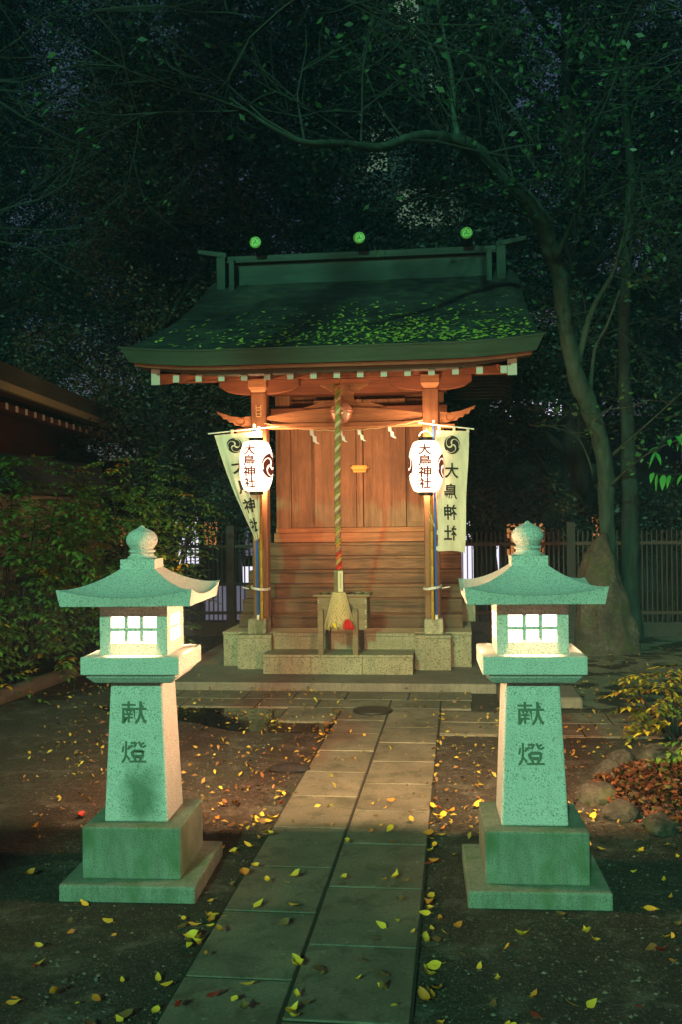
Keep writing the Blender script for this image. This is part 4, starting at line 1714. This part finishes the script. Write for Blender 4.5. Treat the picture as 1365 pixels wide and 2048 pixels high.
bough('bare twiggy bough reaching in at the top left corner', (-3.9, 7.5, 5.0), [(1, .3, -.15), (1, -.2, -.4), (.8, .5, -.5), (.9, 0, .2)], 4, 1, 21)
bough('twiggy bough with few green leaves above the left roof end', (-2.6, 7.0, 5.2), [(.9, .3, -.4), (1, -.2, -.1), (.5, .5, -.7)], 4, 1, 22)
bough('leafy green bough hanging at the top centre', (-.9, 6.5, 5.0), [(.4, .2, -.3), (-.8, .3, -.3), (.9, 0, -.2)], 4, 2, 23)
bough('leafy green bough at the top right corner', (2.3, 8.0, 5.3), [(-1, .2, -.2), (-.8, -.2, -.5), (-.6, .4, -.8), (-.3, 0, -1)], 4, 5, 24, .06)
bough('thin bough at the left edge under the sky gap', (-4.2, 7.8, 3.9), [(1, .2, .1), (.9, -.1, -.3), (1, .3, -.1)], 4, 1, 25)

# close sprig of big leaves at the right edge
sp = thing('leafy_sprig', 'close sprig of large bright green leaves poking in at the right edge', 'branch', (1.458, 6.0, 1.997))
m_ = MB()
SPR = [(1.458, 6.0, 1.997, .006), (1.260, 5.8, 1.941, .004), (1.143, 5.7, 1.88, .003), (1.075, 5.6, 1.82, .002)]
limb(m_, SPR, 6)
LOW = [(1.458, 6.0, 1.80, .006), (1.3, 5.8, 1.72, .004), (1.17, 5.7, 1.70, .003), (1.06, 5.6, 1.71, .002)]
limb(m_, LOW, 6)
m_.build('twigs', MT['twig'], sp)
lv = MB()


def big_leaf(mb, p, d, L, w, droop=.3, n=5):
    d = Vector(d).normalized()
    s_ = d.cross(Vector((0, 0, 1))).normalized()
    up_ = s_.cross(d)
    vs = []
    for i in range(n + 1):
        t_ = i / n
        hw = w * math.sin(math.pi * (t_ ** .8)) * .5 + .0005
        c_ = Vector(p) + d * L * t_ - Vector((0, 0, 1)) * droop * L * t_ * t_
        vs += [c_ - s_ * hw + up_ * hw * .35, c_, c_ + s_ * hw + up_ * hw * .35]
    fs_ = []
    for i in range(n):
        for k_ in (0, 1):
            a = i * 3 + k_
            fs_.append((a, a + 1, a + 4, a + 3))
    mb.add(vs, fs_)


rg3 = random.Random(9)
for P in (SPR, LOW):
    for p_ in smooth_path(P, 3)[3:]:
        for k_ in range(1):
            big_leaf(lv, p_[:3], (rg3.uniform(-.9, .3), rg3.uniform(-.6, .1), rg3.uniform(-.9, .1)), rg3.uniform(.06, .1), rg3.uniform(.022, .035), rg3.uniform(.1, .5))
lv.build('foliage', leafmat('bright_near_leaf', [(.05, .22, .05), (.1, .32, .05)], .45), sp, smooth=True)


# ------------------------------------------------------------------ left shrubs with feathery leaves
def frond(mb, p, d, n, L, ll, rg):
    d = Vector(d).normalized()
    s_ = d.cross(Vector((0, 0, 1))).normalized()
    for i in range(n):
        t_ = (i + .7) / n
        c_ = Vector(p) + d * L * t_ - Vector((0, 0, 1)) * .35 * L * t_ * t_
        for sg in (-1, 1):
            big_leaf(mb, c_, d * .45 + s_ * sg * .9 + Vector((0, 0, rg.uniform(-.15, .25))), ll * rg.uniform(.8, 1.15) * (1 - .3 * abs(t_ - .5)), ll * .46, .35, 4)
    big_leaf(mb, Vector(p) + d * L - Vector((0, 0, 1)) * .35 * L, d, ll, ll * .46, .4, 4)


def shrub(label, x, y, h, r, nf, seed, ll=.085, mat='leaf_shrub', yel=.1, group='feathery shrubs left of the path'):
    rg = random.Random(seed)
    t = thing('shrub', label, 'shrub', (x, y, 0), 0, group)
    st = MB()
    lf = MB()
    yl = MB()
    for q in range(nf):
        a = rg.uniform(0, 6.28)
        rr = r * math.sqrt(rg.random())
        z = h * (.12 + .88 * rg.random() ** .75) * (1 - .25 * (rr / r) ** 2)
        p_ = Vector((x + rr * math.cos(a), y + rr * math.sin(a), z))
        d_ = Vector((math.cos(a) + rg.gauss(0, .5), math.sin(a) - .5 + rg.gauss(0, .5), rg.uniform(-.1, .5)))
        frond(yl if rg.random() < yel else lf, p_, d_, rg.randint(3, 5), rg.uniform(.18, .3) * ll / .085, ll, rg)
        if q % 14 == 0:
            st.tube([(x + rr * .25 * math.cos(a), y + rr * .25 * math.sin(a), 0), (x + rr * .7 * math.cos(a), y + rr * .7 * math.sin(a), z * .6), p_], [.012, .009, .004], 5, caps=False)
    st.build('stem', MT['bark_dark'], t)
    lf.build('foliage', MT[mat], t, smooth=True)
    if yl.v:
        yl.build('yellow_leaves', MT['leaf_yellow'], t, smooth=True)
    return t


shrub('tall dark green feathery shrub at the left edge below the hall eave', -4.05, 8.4, 2.15, .8, 420, 31, .09, yel=.03)
shrub('broad feathery shrub with yellow leaves behind the left stone lantern', -3.45, 9.3, 1.75, .75, 380, 32, .09, yel=.07)
shrub('green shrub before the fence, between hall and fence posts', -3.7, 10.9, 2.25, .8, 340, 33, .085, yel=.04)
shrub('low feathery shrub close to the curb at the left edge', -3.95, 7.3, .95, .5, 170, 34, .075, yel=.12)
shrub('low yellow green maple shrub at the right edge of the cross path', 1.42, 6.75, .5, .33, 90, 35, .055, 'leaf_maple', .25, None)
shrub('small leafy plant growing from the rock ring at the right edge', 1.38, 5.75, .4, .2, 34, 36, .06, 'leaf_shrub', .1, None)

# ------------------------------------------------------------------ rocks
def rock(name, label, cat, c, r, seed, mat, group=None, rz=0):
    rg = random.Random(seed)
    bm = bmesh.new()
    bmesh.ops.create_icosphere(bm, subdivisions=4, radius=1)
    off = Vector((rg.uniform(0, 50), rg.uniform(0, 50), rg.uniform(0, 50)))
    from mathutils import noise as mn
    for v in bm.verts:
        n_ = mn.noise(v.co * 1.1 + off) * .28 + mn.noise(v.co * 3 + off) * .08 + mn.noise(v.co * 8 + off) * .03
        v.co *= 1 + n_
        v.co = Vector((v.co.x * r[0], v.co.y * r[1], max(-.3, v.co.z) * r[2]))
    me = bpy.data.meshes.new(name)
    bm.to_mesh(me)
    bm.free()
    o_ = finish(name, me, mat, None, True)
    o_.location = c
    o_.rotation_euler = (0, 0, rz)
    return tag(o_, label, cat, group)


ROCKS = [(.70, 5.32, .13, .13, .10), (.82, 5.72, .12, .11, .11), (.93, 5.98, .13, .1, .12), (1.13, 6.1, .14, .1, .12), (.77, 5.02, .11, .1, .09), (.92, 4.82, .12, .1, .08), (1.3, 6.15, .12, .12, .12)]
RL = ['reddish brown rock at the left end of the leaf filled ring', 'brown rock second from the left in the leaf ring', 'mossy round rock at the back left of the leaf ring', 'flat grey rock at the back middle of the leaf ring', 'dark rock at the front left of the leaf ring', 'green mossy rock at the front of the leaf ring', 'rock at the back right of the leaf ring beside the shrub']
for i, (q, lb_) in enumerate(zip(ROCKS, RL)):
    rock('rock', lb_, 'rock', (q[0], q[1], .015), tuple(v * .78 for v in q[2:]), 60 + i, MT['rock'], 'rocks round the leaf pile', i * .9)

# tall standing rock
rk = MB()
secs = [(0, 1.2, 1.93, .35), (.06, 1.215, 1.9, .34), (.12, 1.22, 1.86, .33), (.2, 1.225, 1.88, .32), (.35, 1.23, 1.83, .3), (.6, 1.25, 1.77, .27), (.85, 1.28, 1.71, .24), (1.05, 1.34, 1.67, .2), (1.18, 1.42, 1.645, .16), (1.26, 1.5, 1.6, .1), (1.285, 1.54, 1.57, .03)]
from mathutils import noise as mnoise
zz_ = [q[0] for q in secs]
secs = [tuple([z] + [float(np.interp(z, zz_, [q[k] for q in secs])) for k in (1, 2, 3)]) for z in np.concatenate([np.linspace(0, 1.2, 44), np.linspace(1.21, 1.285, 8)])]
vs, fs_ = [], []
n = 72
for (z, xa, xb, dy) in secs:
    for k_ in range(n):
        a = 2 * math.pi * k_ / n
        ca, sa = math.cos(a), math.sin(a)
        e = .75
        px = (xa + xb) / 2 + (xb - xa) / 2 * math.copysign(abs(ca) ** e, ca)
        py = 11.0 + dy * math.copysign(abs(sa) ** e, sa)
        nn_ = mnoise.noise(Vector((px * 3, py * 3, z * 2.2))) * .06 + mnoise.noise(Vector((px * 9, py * 9, z * 5))) * .03 + abs(mnoise.noise(Vector((px * 6, py * 6, z * 1.5 + 7)))) * -.05
        vs.append((px + ca * nn_, py + sa * nn_, z))
for i in range(len(secs) - 1):
    for k_ in range(n):
        a, b = i * n + k_, i * n + (k_ + 1) % n
        fs_.append((a, b, b + n, a + n))
fs_.append(tuple(range((len(secs) - 1) * n, len(secs) * n)))
rk.add(vs, fs_)
o_ = rk.build('standing_rock', MT['rock'], None, smooth=True)
tag(o_, 'tall grey standing rock at the foot of the arching tree', 'rock')

# low block stone right of the platform
o_ = MB().box(.3, .93, 7.75, 8.32, -.03, .085).build('kerb_stone', MT['kerb'], None, bevel=.03, seg=3)
tag(o_, 'low rounded block of stone at the right corner of the platform', 'stone block')

# leaf pile inside the ring
P = []
for q in range(2600):
    a = rng.uniform(0, 6.28)
    r_ = math.sqrt(rng.random())
    x, y = 1.12 + .42 * r_ * math.cos(a), 5.45 + .58 * r_ * math.sin(a)
    P.append((x, y, .02 + .1 * (1 - r_ * r_) * rng.random() ** .6 + .01))
V_, Q_ = leaf_cloud(np.array(P), .04, rng, 1.0, .55, .5)
o_ = finish('leaf_pile', np_mesh('leaf_pile', V_, Q_), MT['pile'])
tag(o_, 'heap of red brown dead leaves inside the ring of rocks', 'leaf pile', kind='stuff')

# ------------------------------------------------------------------ fallen leaves
FOOT = [(-1.62, -1.02, 3.72, 4.36), (-.02, .58, 3.8, 4.43)]


def leaf_shape(seed, curl):
    rg = random.Random(seed)
    vs, fs_ = [], []
    n = 6
    bend = rg.uniform(-.35, .45)
    for i in range(n + 1):
        t_ = i / n
        hw = .26 * math.sin(math.pi * t_ ** .75) * (1 + .12 * math.sin(7 * t_ + seed)) + .004
        x = t_ - .5
        z = curl * (t_ - .5) ** 2 * 1.6 + bend * .1 * math.sin(t_ * 5)
        k_ = curl * .8 * hw
        vs += [(x, -hw, z + k_ + rg.uniform(-.03, .03)), (x, 0, z), (x, hw, z + k_ * rg.uniform(.3, 1.3))]
    for i in range(n):
        for k_ in (0, 1):
            a = i * 3 + k_
            fs_.append((a, a + 3, a + 4, a + 1))
    # stalk
    vs += [(-.5, -.012, 0), (-.5, .012, 0), (-.72, .012, .03), (-.72, -.012, .03)]
    o = len(vs) - 4
    fs_.append((o, o + 1, o + 2, o + 3))
    me = bpy.data.meshes.new('fallen_leaf')
    me.from_pydata(vs, [], fs_)
    me.update()
    me.polygons.foreach_set("use_smooth", [True] * len(me.polygons))
    return me


LCOL = {'yellow': leafmat('yellow_fallen_leaf', [(.75, .36, .02), (.8, .45, .04), (.6, .3, .03)], .55, .3, True),
        'orange': leafmat('orange_fallen_leaf', [(.55, .2, .02), (.45, .14, .02)], .55, .3, True),
        'red': leafmat('red_fallen_leaf', [(.3, .02, .012), (.22, .03, .012)], .5, .3, True),
        'brown': leafmat('brown_fallen_leaf', [(.12, .06, .02), (.2, .1, .03)], .6, .3, True)}
SHAPES = {}
for c_ in LCOL:
    for s_, (nm, cu) in enumerate((('flat', .25), ('curled', 1.1))):
        for k_ in range(3):
            me = leaf_shape(100 + s_ * 10 + k_, cu)
            me.materials.append(LCOL[c_])
            SHAPES[(c_, nm, k_)] = me


def zone(x, y):
    if -.91 < x < -.155 and y < 7.64:
        if y < 3.4:
            return 'on the nearest slabs of the stone path'
        if y < 4.9:
            return 'on the stone path between the two lanterns'
        return 'on the far half of the stone path'
    if y > 8.38:
        return 'on the platform before the shrine step'
    if y > 7.64 or (y > 6.76 and x > -.155):
        return 'on the cross path before the shrine'
    if x < -.91:
        if y < 3.7:
            return 'on the dark earth in front of the left lantern'
        if y > 6.75:
            return 'in or beside the puddle'
        return 'on the earth behind the left lantern' if x < -1.3 else 'on the earth between left lantern and path'
    if y < 3.8:
        return 'on the dark earth in front of the right lantern'
    if y < 4.5:
        return 'on the earth beside the right lantern base'
    return 'on the earth behind the right lantern'


cands = []
tries = 0
while len(cands) < 900 and tries < 20000:
    tries += 1
    y = 2.2 + 6.6 * rng.random() ** .8
    fr_x = -.44 * y - .1, .215 * y + .1
    x = rng.uniform(*fr_x)
    if any(a < x < b and c_ < y < d_ for a, b, c_, d_ in FOOT):
        continue
    if y > 8.38 and not (-2.6 < x < .28):
        continue
    if y > 8.8:
        continue
    dens = .55
    if x < -.9 and y > 4.6:
        dens = 1
    elif -.9 < x < -.16:
        dens = .42
    elif x > -.16 and y > 4.4:
        dens = .7
    if y > 8.38:
        dens = .2
    if y < 3.6:
        dens = .75
    if rng.random() > dens:
        continue
    if (x - 1.12) ** 2 / .2 + (y - 5.45) ** 2 / .4 < 1:
        continue
    if rng.random() < .22 and y < 7.5:
        x = (-.925 if x < -.5 else -.135) + rng.normal(0, .03)
    cands.append((x, y))
cands.sort(key=lambda p: p[0] ** 2 + p[1] ** 2)
small = []
for i, (x, y) in enumerate(cands):
    on = zone(x, y)
    z = .03 if 'path' in on and 'between left' not in on else (.084 if 'platform' in on else .008)
    u = rng.random()
    col = 'yellow' if u < .58 else 'orange' if u < .74 else 'red' if u < .84 else 'brown'
    kind_ = 'flat' if rng.random() < .55 else 'curled'
    if i < 300:
        o_ = bpy.data.objects.new('fallen_leaf', SHAPES[(col, kind_, int(rng.integers(0, 3)))])
        COL.objects.link(o_)
        L = rng.uniform(.026, .058) * (1.15 if rng.random() < .12 else 1)
        o_.location = (x, y, z + .003)
        o_.scale = (L, L, L)
        o_.rotation_euler = (rng.normal(0, .3) - .12, rng.normal(0, .22), rng.uniform(0, 6.28))
        lb_ = f'{kind_} {col} fallen leaf {on}'
        tag(o_, lb_, 'leaf', f'{kind_} {col} leaves {on}')
    else:
        small.append((x, y, z + .012))
for q in range(2000):
    y = 4.6 + 6.9 * rng.random() ** 1.1
    x = rng.uniform(-.42 * y, .23 * y)
    if -2.6 < x < .3 and y > 8.3 or any(a < x < b and c_ < y < d_ for a, b, c_, d_ in FOOT) or (-.91 < x < -.15 and rng.random() < .8):
        continue
    if x < -3.6:
        continue
    small.append((x, y, .014 if not (7.6 < y < 8.38 and x < .1) else .034))
V_, Q_ = leaf_cloud(np.array(small), .036, rng, 2.0, .5, .5)
o_ = finish('leaf_litter', np_mesh('leaf_litter', V_, Q_), MT['litter'])
tag(o_, 'small far fallen leaves scattered over the earth and paving before the shrine', 'leaves', kind='stuff')

# grit on the earth
gv, gf = [], []
for q in range(9000):
    y = 2.2 + 6 * rng.random() ** 1.6
    x = rng.uniform(-.45 * y, .24 * y)
    if -.91 < x < -.15 or any(a < x < b and c_ < y < d_ for a, b, c_, d_ in FOOT) or y > 7.6 or (y > 6.75 and x > -.2):
        continue
    r_ = .002 + .006 * rng.random() ** 3
    o = len(gv)
    sx, sy = rng.uniform(.7, 1.5, 2)
    gv += [(x - r_ * sx, y, 0), (x, y - r_ * sy, 0), (x + r_ * sx, y, 0), (x, y + r_ * sy, 0), (x + rng.normal() * r_ * .3, y + rng.normal() * r_ * .3, r_ * rng.uniform(.6, 1.1)), (x, y, -.004)]
    gf += [(o, o + 1, o + 4), (o + 1, o + 2, o + 4), (o + 2, o + 3, o + 4), (o + 3, o, o + 4)]
o_ = finish('soil_grit', np_mesh('soil_grit', np.array(gv), np.array(gf)), leafmat('grit', [(.05, .04, .03), (.14, .12, .09), (.22, .2, .16)], .9))
tag(o_, 'fine grit and pebbles on the bare earth', 'gravel', kind='stuff')

# dark clod beside the path
rock('bark_piece', 'dark lump of bark lying against the left edge of the path', 'bark', (-1.0, 5.78, .01), (.13, .05, .035), 91, MT['bark_dark'])

# ------------------------------------------------------------------ fence
FY = 12.35


def fence(label, x0, x1, mat, posts, step):
    t = thing('fence', label, 'fence', ((x0 + x1) / 2, FY, 0), 0, 'fences behind the shrine')
    MB().box(x0, x1, FY - .08, FY + .08, -.02, .17).build('kerb', MT['fence_kerb'], t)
    pm_ = MB()
    x = x0 + .03
    while x < x1:
        pm_.box(x - .007, x + .007, FY - .011, FY + .011, .17, 1.27)
        x += step
    pm_.build('picket_panel', mat, t)
    rl = MB()
    for z in (.28, 1.12):
        rl.box(x0, x1, FY - .028, FY - .0115, z - .02, z + .02)
    rl.build('rail', mat, t)
    for xp in posts:
        MB().box(xp - .05, xp + .05, FY - .06, FY + .06, -.02, 1.38).build('post', MT['fence'], t)
    return t


fence('dark slatted fence left of the shrine stairs', -4.75, -2.0, MT['fence'], (-4.4, -2.86), .058)
fence('rusty picket fence right of the shrine reaching past the standing rock', -.1, 4.6, MT['fence_rust'], (1.35, 3.0), .058)

# ------------------------------------------------------------------ old hall on the left
hl = thing('shrine_hall', 'old hall at left with layered bark eave and white tipped rafters', 'hall', (-5.0, 10.7, 0), R(5.9))
y0, y1 = -4.5, 6.4
m_ = MB()
m_.prism([(.22, 2.94), (.22, 3.14), (-3.2, 4.5), (-3.2, 4.3)][::-1], 'y', y0, y1)
m_.build('roof', MT['hall_roof'], hl, local=True)
m_ = MB()
for q in range(int((y1 - y0) / .42)):
    m_.box(.17, .232, y0 + q * .42 + .004, y0 + q * .42 + .416, 2.85, 2.936)
m_.build('eave_band', MT['hall_band'], hl, local=True)
MB().box(-.02, .165, y0, y1, 2.865, 2.934).build('eave_board', MT['hall_wood'], hl, local=True)
pr_ = None
q = 0
y = y0 + .1
while y < y1 - .1:
    if pr_ is None:
        r_ = MB()
        vs = []
        for xx, zz in ((0, 2.79), (-2.2, 3.3)):
            vs += [(xx, y - .03, zz - .06), (xx, y + .03, zz - .06), (xx, y + .03, zz), (xx, y - .03, zz)]
        r_.add(vs, [(0, 1, 2, 3), (7, 6, 5, 4), (0, 4, 5, 1), (1, 5, 6, 2), (2, 6, 7, 3), (3, 7, 4, 0)])
        pr_ = r_.build('rafter', MT['hall_wood'], hl, local=True)
        MB().box(-.002, .008, y - .032, y + .032, 2.725, 2.795).build('rafter_tip', MT['rafter_end'], pr_, local=True)
    else:
        c_ = dup(pr_, parent=hl)
        c_.location = (0, .33 * q, 0)
    q += 1
    y += .33
m_ = MB()
m_.box(-.75, -.6, y0, y1 - .3, 2.3, 2.62)
m_.box(-.72, -.62, y0, y1 - .3, 2.0, 2.14)
m_.build('wall_beam', MT['hall_wood'], hl, local=True)
m_ = MB()
m_.box(-3.4, -.8, y0, y1 - .3, 0, 3.2)
m_.build('wall', MT['hall_wood'], hl, local=True)
for yy in (-1.2, .25, 2.6, 5.0):
    m_ = MB()
    m_.ball((-.59, yy, 2.36), .035, 10, 6)
    m_.box(-.6, -.575, yy - .035, yy + .035, 2.33, 2.39)
    m_.build('gold_fitting', MT['gold'], hl, local=True)

# plastered wall with tile coping
wl_ = thing('garden_wall', 'plastered garden wall with dark tile coping behind the left shrubs', 'wall', (-4.55, 8, 0))
MB().box(-4.62, -4.48, 4.5, 12.2, -.02, 1.75).build('wall_panel', MT['plaster'], wl_)
tl = MB()
tl.prism([(-4.85, 1.76), (-4.25, 1.76), (-4.25, 1.8), (-4.55, 2.05), (-4.85, 1.8)], 'y', 4.5, 12.2)
y = 4.6
while y < 12.1:
    tl.tube([(-4.24, y, 1.815), (-4.54, y, 2.07)], .045, 8)
    y += .16
tl.tube([(-4.55, 4.5, 2.1), (-4.55, 12.2, 2.1)], .07, 10)
tl.build('tile_coping', MT['tile'], wl_)

# ------------------------------------------------------------------ lit town behind the trees
WHITE = emit('lit_white_window', (.86, .82, 1.0), 1.1)
VIOLET = emit('lit_violet_window', (.5, .42, .62), .22)
ORANGE = emit('lit_orange_window', (1.0, .36, .1), .5)
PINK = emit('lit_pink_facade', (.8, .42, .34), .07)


def building(label, x0, x1, y, h, wins, depth=6):
    t = thing('building', label, 'building', ((x0 + x1) / 2, y + depth / 2, 0), 0, 'lit buildings beyond the trees')
    MB().box(x0, x1, y, y + depth, 0, h).build('wall', MT['building'], t)
    for (a, b, c_, d_, m) in wins:
        f_ = MB()
        f_.box(a - .04, b + .04, y - .06, y - .003, c_ - .04, c_)
        f_.box(a - .04, b + .04, y - .06, y - .003, d_, d_ + .04)
        f_.box(a - .04, a, y - .06, y - .003, c_, d_)
        f_.box(b, b + .04, y - .06, y - .003, c_, d_)
        fo = f_.build('window', MT['building'], t)
        MB().box(a, b, y - .03, y - .004, c_, d_).build('pane', m, fo)
    return t


building('low shopfront with orange and white lit panes behind the left fence', -8.5, -2.6, 18.5, 2.6,
         [(-6.6, -5.6, .9, 1.5, ORANGE), (-5.4, -4.9, .6, 1.5, WHITE), (-4.8, -4.1, .9, 1.4, ORANGE), (-4.6, -3.4, .05, .55, WHITE), (-4.0, -3.5, .75, 1.3, VIOLET), (-3.3, -2.9, .1, 1.3, VIOLET)])
building('low bright shop behind the right fence', -.3, 5.5, 19, 2.4,
         [(.05, .75, .1, .9, WHITE), (.9, 1.6, .7, 1.3, ORANGE), (2.0, 2.6, .9, 1.4, ORANGE), (.0, .6, 1.0, 1.35, WHITE)])
building('office block with a long white lit window band beyond the trees', -.5, 6.5, 30, 8.5, [(.8, 3.6, 4.35, 4.9, WHITE), (3.9, 5.8, 4.3, 4.8, VIOLET), (.9, 3.0, 7.0, 7.5, VIOLET)])
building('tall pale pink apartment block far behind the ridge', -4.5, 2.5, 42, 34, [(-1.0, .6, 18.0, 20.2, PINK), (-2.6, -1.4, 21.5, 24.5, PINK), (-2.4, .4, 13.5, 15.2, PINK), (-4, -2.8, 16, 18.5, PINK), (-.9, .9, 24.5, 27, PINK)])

# street lamp glinting through the left fence
sl_ = thing('street_lamp', 'small white street lamp glinting through the left fence', 'street lamp', (-2.75, 15.0, 0))
MB().tube([(-3.2, 15.6, 0), (-3.2, 15.6, .55)], .03, 8).build('lamp_post', MT['building'], sl_)
MB().ball((-3.2, 15.6, .58), .05, 12, 8).build('lamp_globe', emit('white_lamp', (.9, .92, 1), 25), sl_)

# ------------------------------------------------------------------ added haze: lifts the dark tones and spreads lamp glow
hz = MB()
hz.box(-58, 58, -9.5, 60, -1.2, 36)
hm = bpy.data.materials.new('added_haze')
hm.use_nodes = True
hn = hm.node_tree
hn.nodes.clear()
ho = hn.nodes.new('ShaderNodeOutputMaterial')
hv = hn.nodes.new('ShaderNodeVolumePrincipled')
hv.inputs['Color'].default_value = (.4, .75, 1, 1)
hv.inputs['Density'].default_value = .0026
hn.links.new(hv.outputs[0], ho.inputs['Volume'])
tag(hz.build('haze', hm), kind='stuff')

sg_ = thing('ground_glow_panel', 'low dim violet panel standing in for lit ground, seen between the pickets of the left fence', 'light stand-in', (-2.75, 13.2, 0))
fb_ = MB()  # added glowing panel, stands in for lit ground beyond the fence
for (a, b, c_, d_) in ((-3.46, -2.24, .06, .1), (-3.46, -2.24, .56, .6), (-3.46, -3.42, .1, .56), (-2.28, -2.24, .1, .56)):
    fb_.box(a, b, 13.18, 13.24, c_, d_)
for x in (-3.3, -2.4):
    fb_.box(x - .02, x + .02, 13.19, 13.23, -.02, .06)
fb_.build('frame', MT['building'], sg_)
MB().box(-3.42, -2.28, 13.2, 13.22, .1, .56).build('panel', emit('violet_ground_glow', (.62, .55, .85), .17), sg_)
